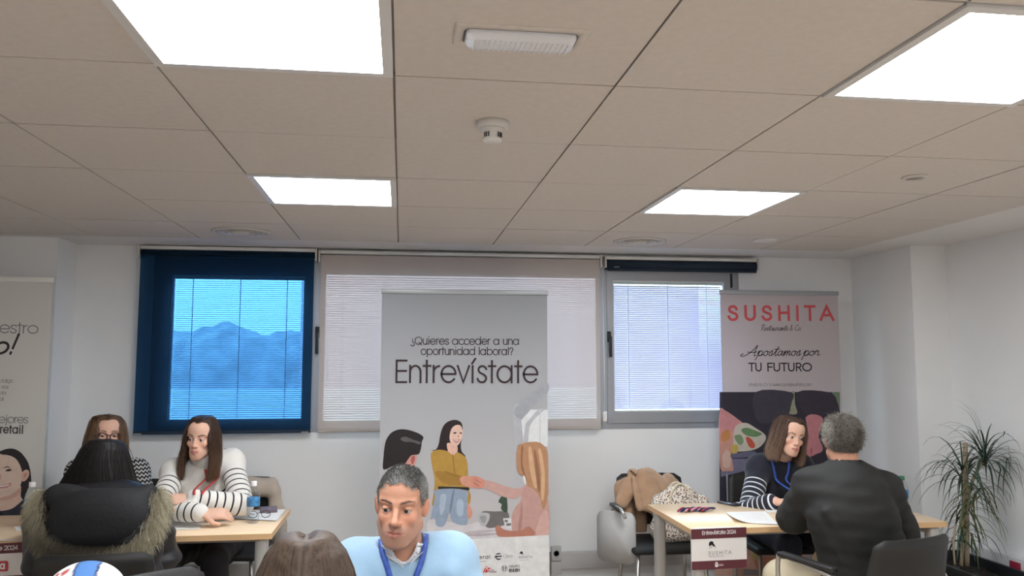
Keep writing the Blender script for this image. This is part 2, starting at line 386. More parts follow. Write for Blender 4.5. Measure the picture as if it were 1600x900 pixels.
F_blue = fabric_screen('blue_screen_weave', (.012, .030, .055), (.17, .43, .80), .27, .05)
F_beige = fabric_screen('beige_screen_weave', (.58, .52, .49), (.98, .80, .74), .115, .05)
roller('roller_blind', 'navy blue roller blind pulled down over the left window', -1.672, -.575, 2.252, 1.085, (F_blue, M_navy), M_white)
b2 = roller('roller_blind', 'beige translucent roller blind pulled down behind the grey banner', -.538, 1.352, 2.242, 1.088, (F_beige, M_beige), M_white)
MB().tube([(.958, -.10, 2.19), (.962, -.10, 1.16)], .003, 6).build('bead_chain', M_white, b2)
MB().rbox(.948, .976, -.112, -.088, 1.14, 1.21, .006).build('chain_weight', M_white, b2)
roller('roller_blind', 'navy blue roller blind rolled right up above the bare right window', 1.40, 2.495, 2.238, 2.172, (F_blue, M_navy), M_white, True)

# ================================================================== OUTSIDE
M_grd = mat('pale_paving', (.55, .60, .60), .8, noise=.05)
struct(MB().box(-40, 40, WALL+.4, 70, -.6, -.5).build('exterior_ground', M_grd))
o = MB().box(-3.0, 9, 10.0, 10.2, -.5, 1.22).build('added_low_wall', mat('white_render', (.75, .82, .82), .8)); tag(o, 'low pale wall outside, added for the bright strip at the bottom of the right window', 'wall')  # added wall, supplies the bright strip low in the right window
a0 = at(470, 500, 14).x; a1 = at(1092, 500, 14).x
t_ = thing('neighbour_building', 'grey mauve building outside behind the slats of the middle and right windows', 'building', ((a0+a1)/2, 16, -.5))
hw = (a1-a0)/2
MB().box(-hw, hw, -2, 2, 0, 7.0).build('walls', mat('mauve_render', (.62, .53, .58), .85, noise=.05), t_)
MB().box(-hw-.1, hw+.1, -2.1, 2.1, 7.0, 7.2).build('roof_parapet', M_plaster, t_)
hm = MB(); random.seed(3)
def hedge(u, v):
    x = -12+u*12.5; top = 2.3+.10*math.sin(u*23)+.08*math.sin(u*51+1)
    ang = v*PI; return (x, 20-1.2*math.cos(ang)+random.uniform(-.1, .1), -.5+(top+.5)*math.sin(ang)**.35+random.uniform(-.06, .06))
hm.grid(hedge, 80, 14); o = hm.build('hedge', mat('hazed_foliage', (.46, .54, .54), .9, noise=.3, nscale=3)); tag(o, 'hedge outside with haze put into its colour, seen through the blue blind', 'hedge')  # brightness and distance haze are mixed into the foliage colour
# ================================================================== LETTERING: a stroke alphabet (geometric sans, and a looped script)
def arc(cx, cy, rx, ry, a0, a1, n=14):
    return [(cx+rx*math.cos(math.radians(a0+(a1-a0)*k/n)), cy+ry*math.sin(math.radians(a0+(a1-a0)*k/n))) for k in range(n+1)]
XH = 0.76; R_ = XH/2
def circ(cx, r=None, ry=None): return arc(cx, R_, r or R_*1.02, ry or R_, 90, 450, 28)
GL = {}
def G(ch, adv, *strokes): GL[ch] = (strokes, adv)
G(' ', .38)
G('a', .92, circ(.40), [(.79, 0), (.79, XH)]); G('b', .92, circ(.48), [(.09, 0), (.09, 1.05)]); G('d', .92, circ(.40), [(.79, 0), (.79, 1.05)])
G('c', .74, arc(.40, R_, R_*1.02, R_, 42, 318, 22)); G('e', .82, [(.02, R_), (.77, R_)]+arc(.40, R_, R_*1.0, R_, 0, 322, 26)[1:])
G('f', .42, [(.16, 0), (.16, .85)]+arc(.32, .85, .16, .18, 180, 95, 6), [(0, XH), (.36, XH)])
G('g', .92, circ(.40), [(.79, XH), (.79, -.08)]+arc(.42, -.06, .37, .22, 0, -150, 12)); G('h', .74, [(.08, 0), (.08, 1.05)], [(.08, .45)]+arc(.36, .46, .28, .30, 180, 0, 12)+[(.64, 0)])
G('i', .28, [(.12, 0), (.12, XH-.02)], [(.12, 1.0), (.12, 1.06)]); G('í', .28, [(.10, 0), (.10, XH)], [(.07, .88), (.24, 1.10)]); G('j', .28, [(.14, XH), (.14, -.12)]+arc(.02, -.12, .12, .14, 0, -80, 5), [(.14, .94), (.14, 1.02)])
G('l', .25, [(.11, 0), (.11, 1.05)]); G('m', 1.12, [(.08, 0), (.08, XH)], [(.08, .48)]+arc(.31, .49, .23, .27, 180, 0, 10)+[(.54, 0)], [(.54, .48)]+arc(.77, .49, .23, .27, 180, 0, 10)+[(1.0, 0)])
G('n', .74, [(.08, 0), (.08, XH)], [(.08, .45)]+arc(.36, .46, .28, .30, 180, 0, 12)+[(.64, 0)]); G('o', .84, circ(.42)); G('ó', .84, circ(.42), [(.38, .88), (.55, 1.08)])
G('p', .92, circ(.48), [(.09, -.30), (.09, XH)]); G('q', .92, circ(.40), [(.79, -.30), (.79, XH)]); G('r', .42, [(.08, 0), (.08, XH)], [(.08, .44)]+arc(.38, .44, .30, .31, 180, 92, 8))
SS = [(.50, .62), (.42, .72), (.27, .76), (.12, .70), (.08, .57), (.15, .46), (.30, .39), (.44, .31), (.50, .19), (.44, .06), (.28, 0), (.12, .04), (.03, .16)]
G('s', .58, [p[:2] for p in spline([(a, b, 0) for a, b in SS], 3)])
G('t', .40, [(.17, 0), (.17, 1.0)], [(0, XH), (.36, XH)]); G('u', .74, [(.08, XH), (.08, .30)]+arc(.36, .30, .28, .30, 180, 360, 12)+[(.64, XH)], [(.64, XH), (.64, 0)])
G('v', .66, [(.01, XH), (.32, 0), (.63, XH)]); G('w', 1.0, [(.01, XH), (.26, 0), (.50, XH), (.74, 0), (.98, XH)]); G('y', .66, [(.01, XH), (.33, 0)], [(.63, XH), (.20, -.30)])
G('A', .92, [(.0, 0), (.43, 1), (.86, 0)], [(.15, .34), (.71, .34)]); G('C', .98, arc(.52, .5, .50, .5, 45, 315, 24)); G('E', .66, [(.60, 1), (.08, 1), (.08, 0), (.60, 0)], [(.08, .52), (.58, .52)])
G('F', .60, [(.58, 1), (.08, 1), (.08, 0)], [(.08, .52), (.54, .52)]); G('G', 1.06, arc(.52, .5, .50, .5, 45, 360, 26)+[(.58, .5)]); G('H', .82, [(.08, 0), (.08, 1)], [(.72, 0), (.72, 1)], [(.08, .52), (.72, .52)])
G('I', .24, [(.10, 0), (.10, 1)]); G('L', .54, [(.08, 1), (.08, 0), (.50, 0)]); G('N', .86, [(.08, 0), (.08, 1), (.74, 0), (.74, 1)]); G('O', 1.06, arc(.52, .5, .50, .5, 90, 450, 30)); G('P', .64, [(.08, 0), (.08, 1), (.34, 1)]+arc(.34, .74, .26, .26, 90, -90, 10)+[(.08, .48)])
G('Q', 1.08, arc(.52, .5, .50, .5, 90, 450, 30), [(.58, .28), (.96, -.04)]); G('R', .68, [(.08, 0), (.08, 1), (.34, 1)]+arc(.34, .74, .26, .26, 90, -90, 10)+[(.08, .48)], [(.34, .48), (.62, 0)])
US = [(.58, .80), (.50, .94), (.33, 1.0), (.15, .93), (.08, .76), (.15, .61), (.33, .52), (.52, .43), (.61, .25), (.53, .07), (.33, 0), (.14, .06), (.04, .22)]
G('S', .70, [p[:2] for p in spline([(a, b, 0) for a, b in US], 3)]); G('T', .66, [(.32, 0), (.32, 1)], [(.0, 1), (.64, 1)]); G('U', .80, [(.08, 1), (.08, .32)]+arc(.39, .32, .31, .32, 180, 360, 14)+[(.70, 1)]); G('V', .84, [(.0, 1), (.41, 0), (.82, 1)])
G('0', .72, arc(.34, .5, .30, .5, 90, 450, 26)); G('2', .66, arc(.31, .70, .28, .30, 165, -35, 12)+[(.04, 0), (.62, 0)]); G('4', .70, [(.50, 0), (.50, 1), (.03, .26), (.66, .26)])
G('?', .58, arc(.27, .74, .25, .26, 170, -50, 12)+[(.28, .40), (.28, .24)], [(.28, .0), (.28, .07)]); G('¿', .58, [(.30, .78), (.30, .70)], [(.30, .50), (.30, .36)]+arc(.30, .02, .25, .26, 60, -160, 12)[2:])
G('.', .24, [(.08, 0), (.08, .05)]); G('!', .28, [(.16, 1.0), (.10, .28)], [(.07, 0), (.08, .06)]); G('&', .8, [p[:2] for p in spline([(.72, .35, 0), (.45, .02, 0), (.12, .15, 0), (.25, .5, 0), (.50, .78, 0), (.38, 1, 0), (.22, .8, 0), (.45, .4, 0), (.74, 0, 0)], 4)])
G(',', .24, [(.12, .06), (.06, -.12)]); G('@', 1.1, arc(.55, .4, .5, .5, -50, 300, 26), arc(.55, .4, .22, .22, 0, 360, 16))

def ribbon(mb, pts, w):
    """flat stroke in the local x-z plane; pts are 2-D"""
    P = [Vector((a, b)) for a, b in pts]
    P = [p for i, p in enumerate(P) if i == 0 or (p-P[i-1]).length > 1e-6]
    n = len(P)
    if n < 2: return
    closed = (P[0]-P[-1]).length < 1e-5 and n > 3
    L, Rr = [], []
    for i in range(n):
        if closed: a, b = P[i-1 if i > 0 else n-2], P[i+1 if i < n-1 else 1]
        else: a, b = P[max(i-1, 0)], P[min(i+1, n-1)]
        d1 = (P[i]-a).normalized() if (P[i]-a).length > 1e-9 else None; d2 = (b-P[i]).normalized() if (b-P[i]).length > 1e-9 else None
        if d1 is None: d1 = d2
        if d2 is None: d2 = d1
        t = (d1+d2); t = t.normalized() if t.length > .2 else d1
        nn = Vector((-t.y, t.x)); k = 1/max(.45, nn.dot(Vector((-d1.y, d1.x))))
        e = Vector((0, 0))
        if not closed: e = -t*w*.5 if i == 0 else (t*w*.5 if i == n-1 else e)
        L.append(P[i]+nn*w*.5*k+e); Rr.append(P[i]-nn*w*.5*k+e)
    vs = [(p.x, 0, p.y) for p in L]+[(p.x, 0, p.y) for p in Rr]
    mb.add(vs, [(i, i+1, n+i+1, n+i) for i in range(n-1)])
def text(s, p0, p1, cap, weight, track=0.0, shear=0.0, glyphs=None):
    """lettering whose baseline runs from world point p0 to p1 (same Y); returns an MB in world coordinates"""
    gl = glyphs or GL
    tot = sum(gl[c][1]+track for c in s)-track
    W = (p1-p0).length; sx = W/tot; d = (p1-p0).normalized(); mb = MB(); x = 0.0
    for c in s:
        for si, st in enumerate(gl[c][0]):
            n0 = len(mb.v); ribbon(mb, [((x+a)*sx+shear*b*cap, b*cap) for a, b in st], weight); mb.v[n0:] = [(q[0], -si*.00006, q[2]) for q in mb.v[n0:]]
        x += gl[c][1]+track
    mb.v = [tuple(p0+d*v[0]+Vector((0, v[1], v[2]))) for v in mb.v]
    return mb
# looped script, each letter a single pen line (x-height .5, ascender 1)
def sp(*p): return [(q.x, q.y) for q in spline([(a, b, 0) for a, b in p], 5)]
SC = {' ': ((), .22),
 'A': ((sp((-.55, .22), (-.75, .05), (-.55, -.05), (-.15, .18), (.25, .62), (.52, 1.08), (.42, .5), (.40, .0), (.52, .06)), sp((-.2, .40), (.15, .34), (.55, .42))), .62),
 'R': ((sp((.12, 0), (.25, .5), (.36, 1.0)), sp((.0, .8), (.25, 1.02), (.60, .95), (.50, .6), (.26, .5), (.40, .25), (.55, .0))), .62),
 'C': ((sp((.62, .85), (.5, 1.0), (.25, .75), (.12, .3), (.3, .0), (.6, .15)),), .66),
 'a': ((sp((.40, .44), (.22, .5), (.05, .25), (.12, .02), (.30, .15), (.42, .5), (.36, .1), (.46, .02), (.56, .14)),), .50),
 'p': ((sp((.0, .2), (.16, .5), (.06, .0), (-.08, -.45)), sp((.06, .0), (.22, .48), (.40, .46), (.40, .15), (.22, .0), (.12, .08), (.3, .02), (.5, .14))), .50),
 'o': ((sp((.30, .5), (.10, .42), (.05, .12), (.2, .0), (.38, .2), (.32, .46), (.38, .42), (.52, .4)),), .46),
 's': ((sp((.0, .1), (.26, .56), (.28, .3), (.24, .04), (.08, .02)), sp((.24, .04), (.4, .14))), .38),
 't': ((sp((.0, .12), (.25, .6), (.36, .95)), sp((.36, .95), (.18, .2), (.22, .0), (.38, .14)), [(.06, .66), (.48, .70)]), .36),
 'm': ((sp((.0, .2), (.14, .5), (.08, .0)), sp((.09, .1), (.28, .5), (.34, .4), (.28, .0)), sp((.29, .1), (.48, .5), (.54, .4), (.50, .05), (.66, .14))), .64),
 'e': ((sp((.0, .15), (.28, .3), (.30, .48), (.12, .4), (.08, .1), (.22, .0), (.42, .16)),), .38),
 'r': ((sp((.0, .15), (.12, .55), (.16, .46), (.32, .48), (.26, .2), (.30, .02), (.46, .14)),), .42),
 'u': ((sp((.0, .15), (.14, .5), (.10, .1), (.2, .0), (.36, .2), (.44, .5), (.38, .1), (.46, .0), (.58, .14)),), .54),
 'n': ((sp((.0, .2), (.14, .5), (.08, .0)), sp((.09, .1), (.28, .5), (.36, .4), (.32, .05), (.46, .14))), .46),
 '&': ((sp((.6, .4), (.3, .0), (.1, .2), (.3, .55), (.42, .9), (.3, .95), (.25, .7), (.6, .0)),), .7), '.': (([(.04, .0), (.08, .04)],), .2)}

K_ = {}
def pm(rgb, transl=0.12):
    nm = 'print_%d_%d_%d_%d' % (*rgb, int(transl*100)); col = tuple(min(.80, c*1.12) for c in srgb(*rgb))
    if nm in MATS: return MATS[nm]
    m = print_mat(nm, col, .5, transl); nt = m.node_tree                       # slight tonal mottling of the print
    tc = nt.nodes.new('ShaderNodeTexCoord'); n = nt.nodes.new('ShaderNodeTexNoise'); n.inputs['Scale'].default_value = 26; n.inputs['Detail'].default_value = 6; nt.links.new(tc.outputs['Object'], n.inputs['Vector'])
    r = nt.nodes.new('ShaderNodeMapRange'); r.inputs[1].default_value = .3; r.inputs[2].default_value = .7; r.inputs[3].default_value = .93; r.inputs[4].default_value = 1.07; nt.links.new(n.outputs['Fac'], r.inputs[0])
    sc = nt.nodes.new('ShaderNodeVectorMath'); sc.operation = 'SCALE'; sc.inputs[0].default_value = col; nt.links.new(r.outputs[0], sc.inputs['Scale'])
    for q in nt.nodes:
        if q.type == 'BSDF_PRINCIPLED': nt.links.new(sc.outputs[0], q.inputs['Base Color'])
        if q.type == 'BSDF_TRANSLUCENT': nt.links.new(sc.outputs[0], q.inputs[0])
    return m
class Printed:
    """flat printed shapes on a banner plane, layer by layer; pixels of the photograph give the outline on that plane"""
    def __init__(s, Y, ox=0, oy=0, sc=1.0): s.Y = Y; s.o = (ox, oy, sc); s.lay = 0
    def pt(s, x, y, lift=0): ox, oy, sc = s.o; return at(ox+x/sc, oy+y/sc, s.Y-.0006-lift)
    def group(s, name, parent, items, transl=.12):
        mb = MB(); ms = []; keys = {}
        for it in items:
            rgb, pts = it[0], it[1]; sm = it[2] if len(it) > 2 else True
            if rgb not in keys: keys[rgb] = len(ms); ms.append(pm(rgb, transl))
            mb.cur = keys[rgb]; s.lay += 1; lift = .00007*s.lay
            P = [s.pt(x, y, lift) for x, y in pts]
            if sm: P = spline(P, 4, True)
            mb.add(P, [tuple(range(len(P)))])
        o = mb.build(name, ms, parent); fix(o, parent); return o
    def write(s, name, parent, st, x0, y0, x1, y1, cap, wpx, rgb, **k):
        s.lay += 1; lift = .00007*s.lay; p0 = s.pt(x0, y0, lift); p1 = s.pt(x1, y1, lift); k_ = s.Y/F_PX*1.0/CF.dot(ray(x0, y0))*CF.dot(ray(x0, y0))
        m = text(st, p0, p1, cap*k_, wpx*k_, **k); o = m.build(name, pm(rgb, k.get('tr', .05)), parent); fix(o, parent); return o
def fix(o, parent):
    """mesh was made in world coordinates: make it local to its parent (parents are upright, unscaled)"""
    bpy.context.view_layer.update()
    if parent is not None: o.data.transform(parent.matrix_world.inverted())

def rollup(label, x0, x1, y, ztop, facemat, rail=(200, 200, 200)):
    xm = (x0+x1)/2; hw = (x1-x0)/2
    t_ = thing('roll_up_banner', label, 'banner', (xm, y, 0)); bpy.context.view_layer.update()
    MB().box(-hw, hw, 0, .0008, .07, ztop-.012).build('banner_sheet', facemat, t_)
    MB().rbox(-hw-.004, hw+.004, -.010, .010, ztop-.030, ztop, .003).build('top_rail', mat('banner_rail_%d' % rail[0], srgb(*rail), .4, .2), t_)
    MB().rbox(-hw-.01, hw+.01, -.07, .09, .02, .085, .012).build('base_cassette', mat('banner_base', (.5, .5, .5), .35, .6), t_)
    for s in (-1, 1): MB().rbox(s*hw*.6-.03, s*hw*.6+.03, -.16, .18, 0, .02, .006).build('foot', mat('banner_base', (.5, .5, .5), .35, .6), t_)
    MB().tube([(0, .022, .07), (0, .022, ztop-.015)], .009, 10).build('support_pole', mat('banner_base', (.5, .5, .5), .35, .6), t_)
    return t_
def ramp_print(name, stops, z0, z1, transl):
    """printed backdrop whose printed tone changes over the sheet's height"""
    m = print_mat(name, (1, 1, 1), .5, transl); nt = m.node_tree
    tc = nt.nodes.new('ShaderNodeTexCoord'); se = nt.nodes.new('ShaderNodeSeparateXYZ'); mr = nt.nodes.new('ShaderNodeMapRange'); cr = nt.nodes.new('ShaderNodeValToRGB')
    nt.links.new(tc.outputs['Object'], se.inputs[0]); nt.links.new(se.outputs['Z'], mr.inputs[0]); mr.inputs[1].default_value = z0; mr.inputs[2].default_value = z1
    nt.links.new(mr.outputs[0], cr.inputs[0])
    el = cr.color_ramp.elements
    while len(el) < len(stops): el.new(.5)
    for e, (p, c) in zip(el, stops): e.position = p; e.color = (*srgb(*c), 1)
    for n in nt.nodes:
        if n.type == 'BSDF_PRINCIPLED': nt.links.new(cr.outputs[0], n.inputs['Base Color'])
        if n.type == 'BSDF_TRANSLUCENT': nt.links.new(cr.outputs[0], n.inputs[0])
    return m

# ------------------------------------------------------------------ banner in the middle
YBN = 4.9
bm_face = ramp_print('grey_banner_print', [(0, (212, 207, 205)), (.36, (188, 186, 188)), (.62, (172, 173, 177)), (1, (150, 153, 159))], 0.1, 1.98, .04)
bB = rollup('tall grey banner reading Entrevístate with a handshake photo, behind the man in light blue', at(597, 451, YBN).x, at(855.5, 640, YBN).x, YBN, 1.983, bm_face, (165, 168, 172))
pB = Printed(YBN, 590, 640, 4.5)
pB.group('printed_room', bB, [((176, 177, 183), [(955, 0), (1005, 0), (1005, 545), (975, 545), (962, 200)]), ((216, 218, 220), [(1010, 70), (1060, 20), (1075, 0), (1196, 0), (1197, 260), (1025, 240)], False), ((178, 178, 184), [(1025, 245), (1040, 110), (1075, 60), (1130, 0), (1172, 0), (1100, 70), (1068, 130), (1055, 245)]),
   ((160, 162, 168), [(955, 20), (1010, -60), (1120, -140), (1195, -190), (1196, -120), (1110, -40), (1040, 30), (1010, 70)]), ((196, 196, 198), [(1140, 0), (1146, 0), (1146, 250), (1140, 250)], False), ((205, 201, 204), [(365, 775), (480, 788), (640, 808), (720, 790), (940, 828), (952, 893), (560, 902), (365, 868)]), ((188, 178, 182), [(620, 862), (760, 845), (840, 850), (760, 866), (640, 880)]), ((178, 168, 172), [(630, 882), (800, 868), (840, 878), (700, 892)])])
pB.group('printed_tableware', bB, [((112, 108, 108), [(730, 722), (820, 716), (915, 722), (915, 795), (830, 828), (760, 822)]), ((178, 178, 180), [(704, 742), (726, 724), (785, 732), (782, 778), (752, 822), (716, 800)]), ((150, 150, 152), [(722, 750), (765, 750), (755, 795), (730, 790)]), ((62, 78, 64), [(862, 622), (880, 605), (905, 606), (912, 650), (912, 720), (885, 716), (868, 695), (872, 665), (850, 650)]), ((214, 214, 216), [(882, 765), (940, 762), (945, 835), (900, 838)], False), ((120, 118, 120), [(893, 775), (915, 775), (915, 792), (893, 792)], False), ((120, 118, 120), [(905, 800), (938, 798), (938, 815), (905, 818)], False)])
pB.group('printed_man', bB, [((205, 150, 138), [(185, 380), (215, 345), (240, 318), (270, 316), (276, 340), (262, 385), (235, 402), (180, 402)]), ((42, 36, 38), [(40, 420), (42, 330), (48, 265), (62, 210), (100, 160), (160, 138), (225, 145), (290, 168), (322, 194), (312, 224), (306, 268), (292, 310), (266, 318), (238, 322), (214, 350), (190, 382), (140, 392), (100, 400)]), ((92, 88, 92), [(160, 205), (195, 190), (250, 212), (300, 228), (294, 244), (240, 228), (190, 226)]), ((170, 95, 90), [(238, 335), (258, 325), (262, 350), (248, 385), (236, 372)])])
pB.group('printed_woman', bB, [((44, 34, 36), [(378, 286), (410, 280), (430, 240), (440, 180), (460, 120), (492, 86), (540, 72), (580, 84), (597, 118), (592, 200), (585, 250), (592, 295), (618, 326), (600, 332), (565, 300), (520, 260), (495, 290), (450, 294)]),
   ((222, 178, 162), [(490, 235), (555, 250), (560, 298), (530, 322), (498, 296)]), ((228, 186, 170), [(528, 124), (556, 108), (584, 113), (597, 150), (594, 192), (580, 230), (560, 254), (536, 252), (515, 234), (506, 200), (512, 155)]), ((60, 42, 40), [(530, 165), (545, 158), (556, 164), (545, 170)]), ((60, 42, 40), [(574, 164), (586, 160), (594, 166), (584, 170)]), ((190, 90, 90), [(528, 208), (548, 216), (578, 206), (566, 228), (546, 230)]), ((245, 240, 236), [(534, 212), (548, 219), (572, 211), (562, 222), (547, 224)]), ((190, 140, 124), [(566, 176), (574, 192), (562, 196)]),
   ((178, 140, 68), [(374, 332), (386, 296), (430, 282), (490, 292), (530, 322), (560, 300), (610, 326), (628, 360), (636, 440), (634, 540), (655, 600), (652, 650), (636, 664), (624, 600), (615, 548), (440, 542), (426, 566), (412, 640), (408, 668), (384, 672), (392, 600), (402, 500), (388, 420)]), ((160, 122, 58), [(404, 440), (440, 498), (500, 528), (592, 526), (602, 474), (540, 458), (490, 446), (450, 432)]), ((150, 112, 52), [(525, 322), (531, 322), (545, 430), (540, 450)]), ((150, 114, 54), [(470, 430), (540, 452), (598, 470), (590, 478), (520, 466)]), ((46, 42, 36), [(424, 540), (640, 546), (648, 558), (640, 568), (428, 564)], False),
   ((146, 160, 180), [(414, 562), (620, 566), (630, 650), (632, 796), (600, 812), (560, 806), (520, 780), (506, 720), (490, 770), (462, 822), (416, 816), (400, 764), (374, 772), (388, 690), (404, 620)]), ((118, 132, 152), [(530, 570), (540, 570), (524, 680), (506, 735), (512, 660)]), ((170, 184, 200), [(440, 610), (480, 600), (470, 700), (440, 740)]), ((170, 184, 200), [(560, 640), (600, 640), (600, 740), (560, 740)]), ((205, 148, 128), [(584, 474), (660, 468), (700, 486), (742, 508), (738, 545), (690, 553), (640, 546), (590, 522)]), ((205, 148, 128), [(630, 664), (654, 684), (667, 730), (650, 768), (632, 752)])])
pB.group('printed_blonde_woman', bB, [((196, 158, 150), [(738, 508), (780, 498), (900, 538), (990, 556), (1042, 530), (1060, 570), (1010, 604), (960, 627), (880, 612), (800, 572), (744, 546)]), ((205, 140, 122), [(660, 474), (700, 470), (752, 500), (742, 548), (700, 553), (668, 530)]), ((176, 118, 100), [(690, 490), (730, 515), (726, 520), (688, 498)]), ((176, 118, 100), [(680, 510), (715, 535), (710, 540), (676, 516)]),
   ((192, 152, 144), [(1050, 530), (1015, 580), (1006, 640), (960, 700), (943, 760), (948, 850), (1000, 868), (1100, 890), (1200, 884), (1201, 640), (1150, 560), (1100, 520)]), ((172, 132, 124), [(1012, 650), (1020, 720), (1008, 850), (985, 850), (1000, 740)]), ((206, 168, 158), [(1112, 880), (1150, 740), (1195, 720), (1198, 882)]), ((180, 122, 104), [(834, 862), (828, 832), (850, 812), (880, 838), (930, 852), (1010, 850), (1062, 822), (1108, 880), (1000, 893), (858, 893)]),
   ((178, 134, 102), [(984, 262), (1012, 240), (1080, 227), (1140, 232), (1184, 272), (1199, 330), (1201, 520), (1200, 600), (1176, 690), (1156, 690), (1140, 610), (1090, 556), (1056, 540), (1040, 500), (1030, 470), (1000, 458), (980, 420), (975, 340)]), ((206, 168, 132), [(1060, 280), (1080, 270), (1100, 400), (1120, 540), (1100, 540), (1070, 420)]), ((206, 168, 132), [(1130, 290), (1150, 290), (1175, 440), (1170, 620), (1150, 620), (1150, 440)]), ((146, 104, 78), [(1100, 300), (1112, 300), (1140, 450), (1140, 580), (1122, 520)]), ((146, 104, 78), [(1010, 270), (1024, 262), (1020, 380), (1050, 500), (1036, 480), (1008, 400)]), ((230, 226, 226), [(1022, 470), (1034, 466), (1046, 512), (1040, 528), (1026, 505)])])
pB.o = (0, 0, 1.0)
pB.group('printed_footer', bB, [((226, 221, 219), [(598, 849), (858, 836), (859, 960), (598, 960)], False)])
pB.write('slogan_line', bB, '¿Quieres acceder a una', 641.5, 538, 811.5, 538.5, 11.3, 1.15, (52, 38, 42), track=.05)
pB.write('slogan_line', bB, 'oportunidad laboral?', 657.5, 554, 802, 554.5, 11.3, 1.15, (52, 38, 42), track=.05)
pB.write('title_lettering', bB, 'Entrevístate', 617, 597, 841, 597.5, 33, 3.0, (52, 36, 40), track=.06)
pB.write('footer_text', bB, 'an', 728, 861, 737, 860.6, 4.6, .8, (70, 64, 66))
pB.write('lateral_logo', bB, 'Lateral', 734.5, 873.5, 766, 872.5, 4.6, .9, (56, 50, 52), track=.25)
pB.group('lateral_tagline', bB, [((176, 170, 172), [(739, 877.3), (760, 876.7), (760, 877.7), (739, 878.3)], False)])
pB.write('clece_lettering', bB, 'Clece', 786.5, 871.3, 801, 871, 4.6, .55, (150, 144, 148), track=.1)
pB.group('clece_logo', bB, [((40, 34, 44), arc(779, 869.5, 5.2, 5.4, 0, 360, 20)[:-1]), ((226, 221, 219), [(774.5, 868.2), (777, 866.4), (785, 866.2), (785, 868)]), ((226, 221, 219), [(776, 870.8), (785, 870.2), (785, 872.2), (778, 872.6)]), ((40, 34, 44), arc(773, 870.4, .8, .8, 0, 360, 8)[:-1])])
pB.group('sushita_logo', bB, [((34, 28, 34), [(812, 864.5), (814, 861.6), (817, 862.6), (816.4, 865), (818.6, 866), (815.5, 866.2), (813.4, 864.6), (812.4, 866)])])
pB.write('sushita_lettering', bB, 'SUSHITA', 811, 872.4, 832, 871.6, 3.0, .6, (140, 134, 138), track=.4)
pB.group('sushita_tagline', bB, [((190, 184, 186), [(813, 875), (826, 874.5), (826, 875.3), (813, 875.8)], False)])
pB.write('footer_text', bB, 'to', 740, 895.4, 746, 895.2, 4.2, .6, (170, 164, 168))
pB.group('red_figure_logo', bB, [((190, 50, 60), [(757, 894.6), (760, 888), (763, 893.8)], False), ((190, 50, 60), [(754.5, 894.6), (758, 886.4), (759.4, 887), (756.4, 894.6)], False), ((190, 50, 60), [(764, 893.8), (761, 886.6), (767.5, 887.6), (767, 889), (763, 888.6), (766, 893.6)], False), ((190, 50, 60), arc(760, 885, 1, 1, 0, 360, 8)[:-1])])
pB.group('red_logo_bar', bB, [((110, 80, 84), [(766, 890.4), (772, 890.2), (772, 891.2), (766, 891.4)], False)])
pB.group('red_logo_bar', bB, [((110, 80, 84), [(766, 893.2), (776, 892.8), (776, 894), (766, 894.4)], False)])
pB.group('round_logo', bB, [((120, 116, 122), arc(788, 888.2, 4.8, 5.0, 0, 360, 20)[:-1]), ((226, 221, 219), arc(788, 888.2, 4.0, 4.2, 0, 360, 20)[:-1]), ((130, 126, 132), [(785, 885), (787.5, 886), (787, 891.5), (785.6, 891)]), ((130, 126, 132), [(789, 885.4), (791.4, 886), (790, 892), (789, 890)])])
pB.write('grupo_lettering', bB, 'GRUPO', 795, 886.8, 812, 886.2, 3.2, .6, (130, 124, 128), track=.12)
pB.write('eulen_lettering', bB, 'EULEN', 795.4, 893.2, 812, 892.6, 3.6, 1.1, (70, 62, 68), track=.12)

# ------------------------------------------------------------------ banner on the right
YCN = 5.2
bC = rollup('white and dark banner with red SUSHITA lettering behind the woman in navy stripes', at(1125, 453, YCN).x, at(1312.5, 560, YCN).x, YCN, 2.030, print_mat('pale_pink_banner', srgb(216, 206, 208), .35, .42), (160, 162, 168))
pC = Printed(YCN)
pC.write('brand_lettering', bC, 'SUSHITA', 1138, 499.6, 1303, 499.4, 22, 4.4, (190, 78, 84), track=.42)
pC.write('brand_script', bC, 'Restaurants & Co.', 1188, 516.5, 1252, 516.5, 9.5, .75, (52, 46, 50), shear=.25, glyphs=SC)
pC.write('slogan_script', bC, 'Apostamos por', 1171, 556, 1280, 555.5, 15.5, 1.3, (36, 28, 34), shear=.22, glyphs=SC)
pC.write('slogan_lettering', bC, 'TU', 1170.5, 579.6, 1190.5, 579.5, 12.4, 2.1, (34, 28, 38), track=.1)
pC.write('slogan_lettering', bC, 'FUTURO', 1199, 579.6, 1268.5, 579.4, 12.4, 2.1, (34, 28, 38), track=.1)
pC.write('contact_line', bC, 'Envía tu CV a seleccion@sushita.com', 1170, 603.2, 1268, 603, 4.6, .6, (120, 112, 116), shear=.22)
pC.o = (1110, 610, 4.736); dk = (58, 54, 66)
pC.group('printed_aprons', bC, [(dk, [(68, 12), (958, 12), (958, 1180), (68, 1180)], False), ((160, 160, 138), [(604, 12), (622, 12), (626, 100), (642, 170), (578, 170), (600, 100)]), ((118, 138, 118), [(895, 12), (957, 12), (957, 150), (940, 95)], False), ((72, 68, 80), [(330, 14), (600, 14), (596, 100), (560, 190), (360, 240)]), ((66, 60, 72), [(640, 14), (880, 14), (940, 90), (930, 160), (720, 190)])], .3)
pC.group('printed_hands', bC, [((206, 138, 144), [(705, 202), (742, 178), (800, 184), (832, 212), (816, 280), (802, 345), (832, 440), (782, 472), (722, 490), (660, 430), (700, 330), (712, 250)]), ((178, 104, 112), [(742, 430), (752, 430), (750, 480), (742, 478)]), ], .3)
